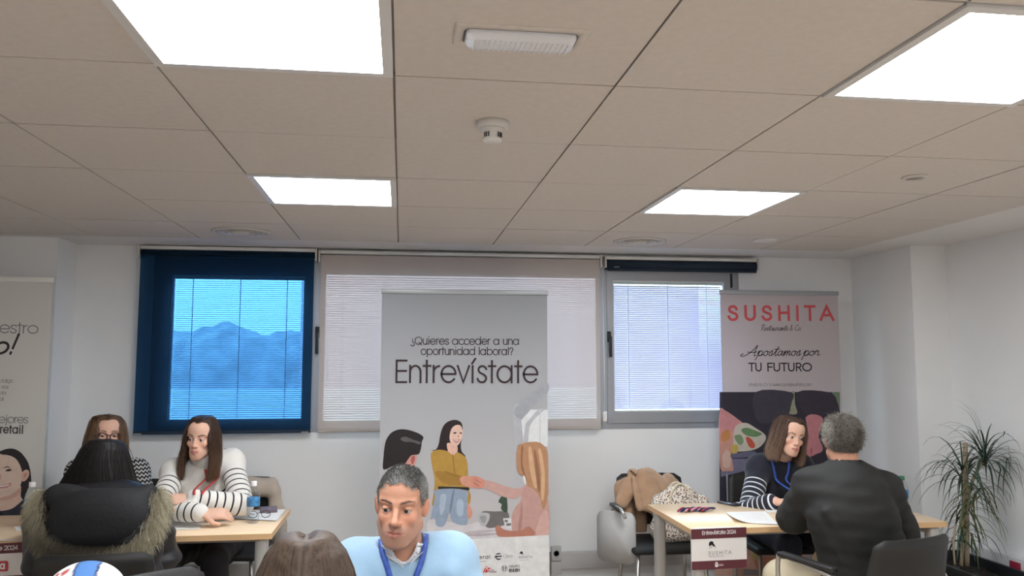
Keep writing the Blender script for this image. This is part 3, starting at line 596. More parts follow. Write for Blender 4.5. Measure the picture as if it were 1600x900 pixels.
pC.group('printed_food', bC, [((214, 150, 152), [(70, 150), (112, 150), (200, 210), (255, 262), (240, 330), (150, 420), (70, 420)]), ((212, 160, 146), [(72, 330), (150, 300), (180, 400), (155, 470), (172, 596), (120, 600), (76, 580)]), ((214, 206, 194), [(190, 262), (262, 240), (330, 276), (410, 336), (384, 402), (320, 440), (226, 452), (180, 440), (170, 340)]), ((118, 150, 108), [(228, 292), (270, 276), (340, 300), (382, 322), (330, 344), (260, 330)]), ((136, 160, 124), [(176, 340), (226, 330), (246, 380), (214, 404)]), ((206, 98, 78), [(262, 352), (292, 350), (330, 398), (322, 426), (288, 418)]), ((208, 148, 96), [(84, 316), (130, 290), (150, 340), (112, 378), (82, 370)]), ((204, 178, 100), [(152, 412), (198, 402), (204, 452), (166, 474)]), ((232, 190, 176), [(90, 470), (130, 440), (150, 500), (140, 570), (96, 560)])], .3)
pC.group('printed_table', bC, [((128, 126, 150), [(160, 505), (292, 506), (280, 590), (78, 640), (76, 600), (172, 596)], False), ((112, 110, 134), [(164, 470), (330, 450), (296, 490), (166, 498)]), ((176, 180, 188), [(116, 622), (128, 618), (132, 830), (122, 830)], False)], .3)
pC.o = (1110, 820, 9.41)
pC.group('printed_salmon', bC, [((222, 178, 160), [(60, 250), (1390, 300), (1390, 745), (60, 745)], False), ((236, 220, 206), [(560, 330), (700, 350), (860, 365), (840, 420), (640, 420)]), ((214, 190, 130), [(590, 430), (690, 410), (720, 490), (640, 530)]), ((228, 150, 122), [(640, 540), (780, 470), (940, 500), (990, 600), (900, 690), (720, 660)]), ((214, 120, 84), [(900, 380), (1080, 385), (1120, 480), (1060, 600), (1000, 560), (960, 460)]), ((206, 140, 118), [(1160, 385), (1290, 470), (1310, 570), (1180, 640)]), ((120, 96, 78), [(700, 440), (742, 436), (730, 490)]), ((190, 108, 88), [(800, 590), (840, 585), (830, 615)]), ((168, 160, 158), [(490, 650), (700, 660), (700, 740), (480, 740)], False), ((244, 226, 210), [(1140, 375), (1160, 375), (1130, 620), (1110, 620)], False)], .2)

# ------------------------------------------------------------------ banner on the left
YAN = 4.9; ax1 = at(76.5, 560, YAN).x
bA = rollup('white banner with thin grey lettering and a smiling woman at the left edge', ax1-.85, ax1, YAN, 2.025, print_mat('offwhite_banner', srgb(212, 211, 207), .5, .05), (225, 225, 222))
pA = Printed(YAN); gy = (104, 102, 104)
pA.write('banner_line', bA, 'estro', -1, 519.8, 59.5, 521, 15, 1.3, gy)
pA.write('banner_exclamation', bA, 'o', -12, 552, 10, 552.4, 21, 3.6, (48, 46, 48), shear=.3)
pA.write('banner_exclamation', bA, '!', 15, 552.4, 20, 552.6, 28, 3.2, (48, 46, 48), shear=.3)
for s_, xr, yb in (('ódigo', 20.5, 597.5), ('nos', 13.2, 607), ('ria', 9.4, 616.2), ('al.', 6.8, 625.6)):
    wd = sum(GL[c][1] for c in s_)*5.1; pA.write('banner_small_line', bA, s_, xr-wd, yb, xr, yb+.2, 4.8, .6, (128, 126, 126))
pA.write('banner_line', bA, 'ejores', -2, 660.6, 44, 661.2, 11, 1.0, gy); pA.write('banner_bold_line', bA, 'retail', 0, 676.4, 36, 677, 10.4, 1.7, (62, 60, 62), track=.16)
pA.o = (0, 640, 5.62)
pA.group('printed_smiling_woman', bA, [((48, 44, 47), [(-60, 400), (0, 366), (60, 345), (120, 344), (180, 374), (226, 430), (252, 480), (270, 560), (274, 660), (245, 695), (212, 790), (186, 800), (170, 740), (120, 600), (-60, 560)]), ((222, 188, 172), [(-60, 730), (60, 720), (176, 660), (182, 760), (200, 810), (100, 880), (-60, 900)]), ((204, 164, 148), [(-60, 748), (60, 752), (120, 730), (178, 690), (180, 730), (110, 780), (0, 800), (-60, 800)]), ((228, 196, 180), [(-60, 400), (20, 396), (80, 402), (130, 425), (162, 462), (190, 530), (192, 600), (184, 650), (150, 700), (100, 742), (40, 762), (-60, 762)]), ((222, 180, 164), [(188, 562), (220, 530), (250, 534), (256, 570), (236, 612), (202, 632), (186, 606)]), ((200, 150, 136), [(206, 570), (232, 552), (238, 572), (214, 600)]),
   ((70, 56, 54), [(46, 538), (64, 524), (84, 520), (104, 530), (84, 542), (60, 542)]), ((84, 66, 60), [(22, 518), (60, 498), (96, 510), (60, 508)]), ((196, 112, 108), [(-20, 668), (40, 660), (90, 642), (70, 680), (20, 690), (-20, 690)]), ((246, 242, 238), [(-20, 670), (40, 664), (80, 650), (60, 674), (-20, 680)]), ((206, 160, 146), [(0, 560), (12, 600), (-10, 622)]), ((206, 160, 146), [(92, 640), (104, 660), (92, 680)]),
   ((54, 56, 66), [(-60, 905), (0, 892), (100, 872), (170, 822), (204, 796), (240, 850), (330, 1000), (330, 1300), (-60, 1300)]), ((36, 38, 46), [(-20, 892), (10, 892), (40, 960), (20, 990)])])
# ================================================================== SCULPTING: distance fields turned into smooth meshes
def smin(a, b, k):
    if k <= 0: return np.minimum(a, b)
    h = np.clip(.5+.5*(b-a)/k, 0, 1); return b*(1-h)+a*h-k*h*(1-h)
def smax(a, b, k): return -smin(-a, -b, k)
def V3(*p): return np.array(p, np.float64)
I3 = np.eye(3)
def rotm(yaw=0, pitch=0, roll=0):
    """yaw about z (+ turns the face towards +x), pitch about x (+ nods down), roll about y; degrees; base pose faces -y"""
    y, p, r = map(math.radians, (yaw, pitch, roll))
    Rz = np.array([[math.cos(y), -math.sin(y), 0], [math.sin(y), math.cos(y), 0], [0, 0, 1]])
    Rx = np.array([[1, 0, 0], [0, math.cos(p), -math.sin(p)], [0, math.sin(p), math.cos(p)]])
    Ry = np.array([[math.cos(r), 0, math.sin(r)], [0, 1, 0], [-math.sin(r), 0, math.cos(r)]])
    return Rz @ Ry @ Rx
class Frame:
    def __init__(s, c=(0, 0, 0), R=I3): s.c = np.array(c, float); s.R = R
    def p(s, q): return s.c+s.R @ np.array(q, float)
    def inv(s, P): return (P-s.c) @ s.R
F0 = Frame()
def cap(a, b, ra, rb, fr=F0):
    a = fr.p(a); b = fr.p(b); ab = b-a; L2 = max(ab @ ab, 1e-12); m = max(ra, rb)
    def f(X, Y, Z):
        t = np.clip(((X-a[0])*ab[0]+(Y-a[1])*ab[1]+(Z-a[2])*ab[2])/L2, 0, 1)
        return np.sqrt((X-a[0]-t*ab[0])**2+(Y-a[1]-t*ab[1])**2+(Z-a[2]-t*ab[2])**2)-(ra+(rb-ra)*t)
    return f, np.minimum(a, b)-m, np.maximum(a, b)+m
def ell(c, r, fr=F0, R=None):
    c = fr.p(c); Rm = fr.R if R is None else fr.R @ R; r = np.array(r, float); mn = r.min(); M_ = r.max()
    def f(X, Y, Z):
        dx, dy, dz = X-c[0], Y-c[1], Z-c[2]
        u = (dx*Rm[0, 0]+dy*Rm[1, 0]+dz*Rm[2, 0])/r[0]; v = (dx*Rm[0, 1]+dy*Rm[1, 1]+dz*Rm[2, 1])/r[1]; w_ = (dx*Rm[0, 2]+dy*Rm[1, 2]+dz*Rm[2, 2])/r[2]
        k0 = np.sqrt(u*u+v*v+w_*w_); k1 = np.sqrt((u/r[0])**2+(v/r[1])**2+(w_/r[2])**2)
        return k0*(k0-1)/np.maximum(k1, 1e-6)
    e = np.sqrt(((Rm*r)**2).sum(1)); return f, c-e, c+e
def ecap(a, b, ra, rb, side, depth, fr=F0):
    """capsule with an oval section: `side` is the wide direction, depth the thickness ratio"""
    a = fr.p(a); b = fr.p(b); s = fr.R @ np.array(side, float); w_ = (b-a)/np.linalg.norm(b-a); s = s-w_*(s @ w_); s /= np.linalg.norm(s); d = np.cross(w_, s); L = np.linalg.norm(b-a); m = max(ra, rb)
    def f(X, Y, Z):
        x, y, z = X-a[0], Y-a[1], Z-a[2]
        u = x*s[0]+y*s[1]+z*s[2]; v = (x*d[0]+y*d[1]+z*d[2])/depth; q = x*w_[0]+y*w_[1]+z*w_[2]; t = np.clip(q/L, 0, 1); ex = q-t*L
        rr = np.sqrt(u*u+v*v+ex*ex); g = np.sqrt(u*u+(v/depth)**2+ex*ex)/np.maximum(rr, 1e-6)
        return (rr-(ra+(rb-ra)*t))/np.maximum(g, .6)
    return f, np.minimum(a, b)-m, np.maximum(a, b)+m
def half(n, o, fr=F0):
    """half space below the plane through o with normal n"""
    n = fr.R @ np.array(n, float); n /= np.linalg.norm(n); o = fr.p(o)
    return lambda X, Y, Z: (X-o[0])*n[0]+(Y-o[1])*n[1]+(Z-o[2])*n[2]
class Vol:
    def __init__(s, lo, hi, h, fine=()):
        s.ax = []
        for k in range(3):
            x = lo[k]; out = [x]
            while x < hi[k]:
                st = h
                for (fl, fh, fs) in fine:
                    if fl[k]-1e-9 <= x < fh[k]: st = min(st, fs)
                    elif x < fl[k] < x+st: st = max(min(st, fl[k]-x), .0015)
                x += st; out.append(x)
            s.ax.append(np.array(out))
        s.d = np.full([len(a) for a in s.ax], .25, np.float32)
    def reg(s, lo, hi, pad):
        sl = tuple(slice(max(0, np.searchsorted(s.ax[k], lo[k]-pad)-1), np.searchsorted(s.ax[k], hi[k]+pad)+1) for k in range(3))
        X, Y, Z = s.ax[0][sl[0]][:, None, None], s.ax[1][sl[1]][None, :, None], s.ax[2][sl[2]][None, None, :]
        return sl, X, Y, Z
    def add(s, prim, k=.01):
        f, lo, hi = prim; sl, X, Y, Z = s.reg(lo, hi, k+.03)
        if 0 in s.d[sl].shape: return s
        s.d[sl] = smin(s.d[sl], f(X, Y, Z), k); return s
    def sub(s, prim, k=.006):
        f, lo, hi = prim; sl, X, Y, Z = s.reg(lo, hi, k+.01)
        if 0 in s.d[sl].shape: return s
        s.d[sl] = smax(s.d[sl], -f(X, Y, Z), k); return s
    def addc(s, prim, planes, k=.006):
        """add a primitive clipped by half spaces"""
        f, lo, hi = prim; sl, X, Y, Z = s.reg(lo, hi, k+.01)
        if 0 in s.d[sl].shape: return s
        v = f(X, Y, Z)
        for h in planes: v = np.maximum(v, h(X, Y, Z))
        s.d[sl] = smin(s.d[sl], v, k); return s
    def cut(s, h, k=.004):
        X, Y, Z = s.ax[0][:, None, None], s.ax[1][None, :, None], s.ax[2][None, None, :]
        s.d = smax(s.d, h(X, Y, Z), k).astype(np.float32); return s
    def wob(s, amp, freq, seed=0, n=7, aniso=(1, 1, 1)):
        rg = np.random.RandomState(seed); X, Y, Z = s.ax[0][:, None, None], s.ax[1][None, :, None], s.ax[2][None, None, :]
        m = np.abs(s.d) < .05; acc = np.zeros_like(s.d)
        for _ in range(n):
            k = rg.randn(3); k = k/np.linalg.norm(k)*freq*rg.uniform(.6, 1.6)*np.array(aniso)
            acc += np.sin(X*k[0]+Y*k[1]+Z*k[2]+rg.uniform(0, 6.28)).astype(np.float32)
        s.d = np.where(m, s.d+acc*(amp/math.sqrt(n)), s.d); return s
    def surf(s):
        d = s.d; sg = d < 0; nx, ny, nz = d.shape
        c = np.zeros((nx-1, ny-1, nz-1), np.int8)
        for i in (0, 1):
            for j in (0, 1):
                for k in (0, 1): c += sg[i:nx-1+i, j:ny-1+j, k:nz-1+k]
        I, J, K = np.nonzero((c > 0) & (c < 8)); N = len(I)
        if N == 0: return np.zeros((0, 3)), np.zeros((0, 4), int)
        idm = np.full(c.shape, -1, np.int32); idm[I, J, K] = np.arange(N)
        off = [(a, b, e) for a in (0, 1) for b in (0, 1) for e in (0, 1)]
        val = {o: d[I+o[0], J+o[1], K+o[2]] for o in off}
        pos = {o: np.stack([s.ax[0][I+o[0]], s.ax[1][J+o[1]], s.ax[2][K+o[2]]], 1) for o in off}
        acc = np.zeros((N, 3)); cnt = np.zeros(N)
        for o in off:
            for ax in range(3):
                if o[ax]: continue
                q = list(o); q[ax] = 1; q = tuple(q); va, vb = val[o], val[q]; m = (va < 0) != (vb < 0)
                t = np.where(m, va/np.where(m, va-vb, 1), 0)
                acc += np.where(m[:, None], pos[o]+(pos[q]-pos[o])*t[:, None], 0); cnt += m
        Vv = acc/cnt[:, None]; Q = []
        for ax in range(3):
            a1, a2 = (ax+1) % 3, (ax+2) % 3
            sA = [slice(None)]*3; sB = [slice(None)]*3; sA[ax] = slice(0, -1); sB[ax] = slice(1, None)
            for o in (a1, a2): sA[o] = slice(1, -1); sB[o] = slice(1, -1)
            A, B = sg[tuple(sA)], sg[tuple(sB)]; e = np.nonzero(A != B)
            g = [None]*3; g[ax] = e[ax]; g[a1] = e[a1]+1; g[a2] = e[a2]+1
            def cell(u, v):
                q = [None]*3; q[ax] = g[ax]; q[a1] = g[a1]-u; q[a2] = g[a2]-v; return idm[q[0], q[1], q[2]]
            f = np.stack([cell(1, 1), cell(0, 1), cell(0, 0), cell(1, 0)], 1); inv = ~A[e]
            f[inv] = f[inv][:, ::-1]; Q.append(f)
        Q = np.concatenate(Q); Q = Q[(Q >= 0).all(1)]
        return Vv, Q
def npmesh(name, Vv, Q, mats, cols=None, attrs=None, smooth=True):
    me = bpy.data.meshes.new(name); n, k = len(Vv), Q.shape[1]
    me.vertices.add(n); me.vertices.foreach_set('co', np.asarray(Vv, np.float32).ravel())
    me.loops.add(len(Q)*k); me.loops.foreach_set('vertex_index', Q.astype(np.int32).ravel())
    me.polygons.add(len(Q)); me.polygons.foreach_set('loop_start', np.arange(0, len(Q)*k, k, dtype=np.int32))
    me.polygons.foreach_set('use_smooth', np.full(len(Q), smooth))
    for m in (mats if isinstance(mats, (list, tuple)) else [mats]): me.materials.append(m)
    if cols is not None:
        a = me.color_attributes.new('Col', 'FLOAT_COLOR', 'POINT'); cc = np.ones((n, 4), np.float32); cc[:, :3] = cols; a.data.foreach_set('color', cc.ravel())
    for nm, arr in (attrs or {}).items():
        a = me.attributes.new(nm, 'FLOAT', 'POINT'); a.data.foreach_set('value', np.asarray(arr, np.float32))
    me.update(calc_edges=True); me.validate(); return me
def sculpt(name, vol, m, parent, colf=None, attrs=None, relax=0):
    Vv, Q = vol.surf()
    if relax: Vv = smooth_v(Vv, Q, relax)
    return link(name, npmesh(name, Vv, Q, m, colf(Vv) if colf else None, {k: f(Vv) for k, f in (attrs or {}).items()}), parent)
def smooth_v(Vv, Q, it=1, lam=.5):
    for _ in range(it):
        acc = np.zeros_like(Vv); cnt = np.zeros(len(Vv))
        for a, b in ((0, 1), (1, 2), (2, 3), (3, 0)):
            for p, q in ((a, b), (b, a)): np.add.at(acc, Q[:, p], Vv[Q[:, q]]); np.add.at(cnt, Q[:, p], 1)
        Vv = Vv+lam*(acc/np.maximum(cnt, 1)[:, None]-Vv)
    return Vv
def strands(P, r, cols, tip=.25, nsec=3):
    """P: (n, k, 3) strand points, r: radius, cols: (n, k, 3); thin three-sided tapering tubes"""
    n, k, _ = P.shape
    T_ = np.gradient(P, axis=1); T_ /= np.linalg.norm(T_, axis=2, keepdims=True)+1e-9
    ref = np.where(np.abs(T_[..., 2:3]) < .8, np.array([0, 0, 1.]), np.array([1., 0, 0])); A = np.cross(T_, ref); A /= np.linalg.norm(A, axis=2, keepdims=True)+1e-9; B = np.cross(T_, A)
    rr = (np.linspace(1, tip, k)[None, :, None]*np.asarray(r).reshape(-1, 1, 1))
    rings = np.stack([P+rr*(A*math.cos(2*PI*j/nsec)+B*math.sin(2*PI*j/nsec)) for j in range(nsec)], 2)      # n,k,nsec,3
    Vv = rings.reshape(-1, 3); base = (np.arange(n)*k*nsec)[:, None, None]+(np.arange(k-1)*nsec)[None, :, None]; j = np.arange(nsec)[None, None, :]; j2 = (j+1) % nsec
    Q = np.stack([base+j, base+j2, base+nsec+j2, base+nsec+j], 3).reshape(-1, 4)
    return Vv, Q, np.repeat(cols[:, :, None, :], nsec, 2).reshape(-1, 3)
def catmull(K, m):
    """K: (n, c, 3) key points -> (n, m, 3)"""
    n, c, _ = K.shape; Kp = np.concatenate([2*K[:, :1]-K[:, 1:2], K, 2*K[:, -1:]-K[:, -2:-1]], 1); t = np.linspace(0, c-1-1e-6, m); i = t.astype(int); f = (t-i)[None, :, None]
    p0, p1, p2, p3 = (Kp[:, i+q] for q in range(4)); return .5*(2*p1+(p2-p0)*f+(2*p0-5*p1+4*p2-p3)*f**2+(3*p1-p0-3*p2+p3)*f**3)
def merge(*parts):
    off = 0; Vs, Qs, Cs = [], [], []
    for v, q, c in parts: Vs.append(v); Qs.append(q+off); Cs.append(c); off += len(v)
    return np.concatenate(Vs), np.concatenate(Qs), np.concatenate(Cs)

# ================================================================== TABLES
M_wood = mat('light_beech_laminate', srgb(232, 205, 172), .24, noise=.06, nscale=5, stretch=(1, 14, 14))
M_edge = mat('beech_edge_band', srgb(214, 176, 132), .4, noise=.05, nscale=6)
M_leg = mat('silver_grey_leg', (.46, .45, .43), .4, .3)
TZ = .74
def table(label, x0, x1, y0, y1):
    t_ = thing('table', label, 'table', ((x0+x1)/2, (y0+y1)/2, 0)); hx, hy = (x1-x0)/2, (y1-y0)/2
    MB().rbox(-hx+.001, hx-.001, -hy+.001, hy-.001, TZ-.026, TZ, .001, 1).build('table_top', M_wood, t_)
    mb = MB(); e = .0015
    frame_ = [(-hx, hx, -hy-e, -hy+e), (-hx, hx, hy-e, hy+e), (-hx-e, -hx+e, -hy, hy), (hx-e, hx+e, -hy, hy)]
    for (a, b, c, d) in frame_: mb.box(a, b, c, d, TZ-.0265, TZ-.0005)
    mb.build('edge_band', M_edge, t_)
    for sx in (-1, 1):
        for sy in (-1, 1):
            cx, cy = sx*(hx-.05), sy*(hy-.05)
            lg = MB().rbox(cx-.03, cx+.03, cy-.03, cy+.03, .012, TZ-.026, .018, 3).build('leg', M_leg, t_)
            MB().lathe([(.024, 0), (.024, .012), (.01, .013)], (cx, cy, 0), 16).build('foot', M_dkrub, lg)
    mb = MB()
    for sy in (-1, 1): mb.box(-hx+.08, hx-.08, sy*(hy-.16)-.015, sy*(hy-.16)+.015, TZ-.066, TZ-.026)
    for sx in (-1, 1): mb.box(sx*(hx-.06)-.015, sx*(hx-.06)+.015, -hy+.075, hy-.075, TZ-.066, TZ-.026)
    mb.build('under_frame', M_leg, t_)
    return t_
LT = table('long beech table with two women behind it at the left', -2.40, -.595, 3.985, 4.63)
RT = table('beech table with a hanging SUSHITA sign at the right', 1.392, 2.735, 3.815, 4.50)

# ------------------------------------------------------------------ hanging signs
M_maroon = mat('maroon_card', srgb(92, 42, 50), .5); M_card = mat('white_card', srgb(226, 222, 218), .5)
def sign(label, px, Y, tilt=.0):
    """px: the four corners tl, tr, br, bl in the photograph, on the plane Y"""
    q = [at(x, y, Y) for x, y in px]; c = (q[0]+q[1])/2
    t_ = thing('table_sign', label, 'sign', (c.x, Y, min(v.z for v in q))); bpy.context.view_layer.update()
    o = MB().prism([tuple(v) for v in q], (0, .003, 0)).build('card', M_card, t_); fix(o, t_)
    def lerp(a, b, k): return a+(b-a)*k
    for nm, k0, k1 in (('top_band', 0, .25), ('bottom_band', .79, 1)):
        p = [lerp(q[0], q[3], k0), lerp(q[1], q[2], k0), lerp(q[1], q[2], k1), lerp(q[0], q[3], k1)]
        o = MB().prism([tuple(v-Vector((0, .0006, 0))) for v in p], (0, .0006, 0)).build(nm, M_maroon, t_); fix(o, t_)
    a = MB().box(q[0].x+.02, q[1].x-.02, Y+.003, Y+.03, TZ+.0005, TZ+.0015); o = a.build('tape_flap', M_card, t_); fix(o, t_)
    return t_
YS = 3.806
sgR = sign('maroon and white SUSHITA card hanging from the front edge of the right table', [(1079.6, 827), (1166, 823.5), (1167.2, 887), (1081, 891)], YS)
pS = Printed(YS-.001)
pS.write('sign_heading', sgR, 'Entrevístate 2024', 1097, 835.6, 1150, 833.2, 5.4, .85, (236, 214, 214))
pS.write('sign_brand', sgR, 'SUSHITA', 1107, 867, 1143, 865, 5.0, .7, (120, 112, 114), track=.35)
pS.write('sign_tagline', sgR, 'Restaurants & Co', 1107.5, 870.3, 1131, 869, 1.3, .35, (150, 142, 144))
pS.o = (960, 720, 5.0)
pS.group('sign_emblem', sgR, [((30, 24, 28), [(738, 655), (742, 636), (757, 628), (772, 634), (776, 648), (790, 666), (772, 670), (764, 658), (752, 662), (742, 668)]), ((176, 168, 170), [(740, 680), (760, 668), (764, 672), (745, 686)]), ((176, 168, 170), [(780, 662), (795, 676), (790, 684), (782, 672)])])
pS.group('town_crest', sgR, [((232, 214, 214), [(788, 800), (796, 790), (806, 794), (810, 808), (808, 828), (792, 830), (786, 820)]), ((150, 100, 108), [(792, 806), (804, 804), (802, 812), (794, 812)])])
pS.o = (0, 0, 1.0)
for yy in (881.6, 883.4): pS.group('crest_bar', sgR, [((206, 180, 184), [(1122.5, yy), (1130.5, yy-.4), (1130.5, yy+.5), (1122.5, yy+.9)], False)])
YSL = 3.976
sgL = sign('maroon and white card with a red logo hanging from the left table edge', [(-37, 851), (48.5, 846.5), (49, 911), (-36, 916)], YSL)
pS = Printed(YSL-.001)
pS.write('sign_heading', sgL, 'te 2024', -6.5, 860, 28, 858.4, 5.6, .9, (236, 214, 214))
pS.group('red_logo', sgL, [((196, 70, 78), [(-20, 877.4), (11, 876.2), (12.8, 878), (12.8, 891), (11, 892.6), (-20, 893.6)], False)]); pS.write('logo_letter', sgL, 'a', 0, 888.6, 7.4, 888.4, 8.2, 2.2, (240, 226, 226))

# ================================================================== CHAIRS (sitter looks to +y)
M_shell = mat('black_chair_plastic', (.020, .019, .018), .5, bump=.08, bscale=500)
M_seat = mat('black_chair_seat', (.012, .012, .013), .6)
M_steel = mat('brushed_steel_tube', (.55, .53, .50), .3, .8)
def chair_mesh(arms):
    t_ = bpy.data.objects.new('chair', None); C.objects.link(t_)
    MB().grid(lambda u, v: (0, 0, 0), 2, 2) if False else None
    def back(u, v, off):
        wd = .245-.035*v; x = (u*2-1)*wd; z = .50+.315*v; y = -.205-.075*v-.045*(1-(u*2-1)**2)*.9+off
        return (x, y, z)
    mb = MB(); nu, nv = 13, 8
    def corner(u, v):                      # round the upper corners
        uu = u*2-1
        if v > .86 and abs(uu) > .9: v = .86+(v-.86)*(1-(abs(uu)-.9)/.1*.55)
        return u, v
    f = [back(*corner(i/(nu-1), j/(nv-1)), 0) for i in range(nu) for j in range(nv)]; b = [(p[0], p[1]-.014, p[2]) for p in f]; n = nu*nv
    fs = [(i*nv+j, i*nv+j+1, (i+1)*nv+j+1, (i+1)*nv+j) for i in range(nu-1) for j in range(nv-1)]
    per = [i*nv for i in range(nu)]+[(nu-1)*nv+j for j in range(1, nv)]+[i*nv+nv-1 for i in range(nu-2, -1, -1)]+[j for j in range(nv-2, 0, -1)]
    mb.add(f+b, fs+[tuple(q+n for q in g[::-1]) for g in fs]+[(per[i], per[(i+1) % len(per)], per[(i+1) % len(per)]+n, per[i]+n) for i in range(len(per))], True)
    mb.build('backrest', M_shell, t_)
    MB().rbox(-.235, .235, -.20, .235, .415, .455, .018, 3).build('seat', M_seat, t_)
    for s in (-1, 1):
        MB().tube([(s*.20, .20, .42), (s*.22, .235, .0)], .011, 10).build('leg', M_steel, t_)
        MB().tube([(s*.20, -.17, .42), (s*.22, -.27, .0)], .011, 10).build('leg', M_steel, t_)
        MB().tube([(s*.19, -.16, .42), (s*.205, -.215, .47), (s*.19, -.262, .60)], .012, 10).build('back_support', M_steel, t_)
        if arms:
            MB().tube(spline([(s*.245, -.245, .585), (s*.275, -.19, .625), (s*.285, 0, .655), (s*.285, .17, .668), (s*.282, .205, .64), (s*.272, .215, .50), (s*.252, .205, .425), (s*.20, .20, .42)], 5), .011, 10).build('arm_frame', M_steel, t_)
            MB().rbox(s*.285-.022, s*.285+.022, -.14, .19, .662, .685, .009, 3).build('arm_pad', M_shell, t_)
            MB().rbox(s*.235-.03, s*.235+.03, -.275, -.235, .53, .60, .010, 3).build('bracket', M_steel, t_)
    mb = MB(); mb.tube([(-.20, .20, .42), (.20, .20, .42)], .010, 8); mb.build('seat_rail', M_steel, t_)
    mb = MB(); mb.tube([(-.20, -.17, .42), (.20, -.17, .42)], .010, 8); mb.build('seat_rail', M_steel, t_)
    return t_
ch_plain = chair_mesh(False); ch_arm = chair_mesh(True)
_used = set()
def chair(label, x, y, rz, arms=False):
    src = ch_arm if arms else ch_plain; o = src if id(src) not in _used else copy_tree(src); _used.add(id(src))
    o.location = (x, y, 0); o.rotation_euler = (0, 0, math.radians(rz)); return tag(o, label, 'chair', 'black conference chairs')
chair('black chair under the woman in the fur-trimmed parka', -1.165, 3.63, 2)
chair('black chair with steel armrests under the grey-haired man in the dark jacket', 2.045, 3.46, 16, True)
chair('empty black chair with only its slanting top edge in view, bottom left of centre', -.672, 2.74, 221)
cc = chair('chair with folded grey writing tablet holding the tan coat and floral bag', 1.60, 4.90, 178)
chair('chair with a beige coat over its back, under the woman in the white striped jumper', -1.02, 5.08, 176)
chair('chair under the woman in glasses, hidden behind the parka', -1.62, 5.06, 180)
chair('chair under the woman in the navy striped jumper', 2.32, 4.80, 176)
chair('chair under the man in light blue, below the frame', .01, 2.52, 188)
chair('chair under the brown-haired person in the foreground, below the frame', -.19, 1.74, 0)
chair('chair under the person in the patterned cap, below the frame', -.70, 2.02, -10)
# writing tablet of the coat chair (folded down at its side)
tb = MB(); pts = []
tp = rrect(.125, .15, .05, 0, 6)
ring_loft(tb, [[(0, p[0], p[1]-.0) for p in tp], [(.014, p[0], p[1]) for p in tp]], True); o = tb.build('writing_tablet', mat('light_grey_laminate', (.38, .375, .37), .4), cc); o.location = (.305, .10, .50); o.rotation_euler = (0, 0, math.radians(52))
MB().tube(spline([(.235, -.10, .43), (.285, -.10, .56), (.30, .0, .655), (.29, .16, .665), (.27, .18, .62)], 5), .010, 8).build('tablet_arm', M_steel, cc)
MB().rbox(.27, .315, -.06, .15, .655, .675, .008).build('arm_pad', M_shell, cc)

# ================================================================== THINGS ON THE TABLES
def pxz(x, y): return atz(x, y, TZ)
def bottle(label, px, py, cap_rgb, hgt=.205):
    p = pxz(px, py); t_ = thing('water_bottle', label, 'bottle', (p.x, p.y, TZ), group='water bottles on the tables'); k = hgt/.205
    prof = [(.001, .001), (.024, .0), (.030, .006), (.031, .016), (.0295, .024), (.031, .032), (.0295, .040), (.031, .048), (.0295, .056), (.031, .064), (.0295, .072), (.031, .080), (.0312, .126), (.031, .134), (.027, .152), (.018, .172), (.0125, .180), (.0120, .186)]
    MB().lathe([(r, z*k) for r, z in prof], n=28).build('bottle_body', M_pet, t_)
    lb = MB().lathe([(.0318, .084*k), (.0320, .086*k), (.0320, .124*k), (.0318, .126*k)], n=28).build('label_sleeve', M_blabel, t_)
    MB().lathe([(.0150, .182*k), (.0152, .184*k), (.0152, .202*k), (.0135, .205*k), (.001, .205*k)], n=20).build('cap', mat('cap_%d_%d' % cap_rgb[:2], srgb(*cap_rgb), .4), t_)
M_pet = bpy.data.materials.new('clear_bottle_plastic'); M_pet.use_nodes = True; nt = M_pet.node_tree; nt.nodes.remove(nt.nodes['Principled BSDF'])
a_ = nt.nodes.new('ShaderNodeBsdfTransparent'); a_.inputs[0].default_value = (.93, .95, .96, 1); b_2 = nt.nodes.new('ShaderNodeBsdfGlossy'); b_2.inputs[1].default_value = .08; fr_ = nt.nodes.new('ShaderNodeFresnel'); fr_.inputs[0].default_value = 1.6
mx_ = nt.nodes.new('ShaderNodeMixShader'); lw_ = nt.nodes.new('ShaderNodeLayerWeight'); lw_.inputs[0].default_value = .25; ml_ = nt.nodes.new('ShaderNodeMath'); ml_.operation = 'MULTIPLY'; ml_.inputs[1].default_value = .55; nt.links.new(lw_.outputs['Facing'], ml_.inputs[0]); nt.links.new(ml_.outputs[0], mx_.inputs[0]); nt.links.new(a_.outputs[0], mx_.inputs[1]); nt.links.new(b_2.outputs[0], mx_.inputs[2]); nt.links.new(mx_.outputs[0], nt.nodes['Material Output'].inputs[0])
M_water = mat('clear_water', (.90, .93, .95), .02, trans=1.0, ior=1.2)
M_blabel = mat('blue_bottle_label', srgb(70, 130, 180), .4, noise=.5, nscale=45)
bottle('clear water bottle with blue label beside the striped woman at the table end', 395, 817, (225, 228, 228))
bottle('clear water bottle with blue label in front of the printed smiling woman', 47, 823, (222, 218, 216), .215)
bottle('water bottle with green cap behind the grey-haired man', 1411, 800, (30, 110, 80), .19)

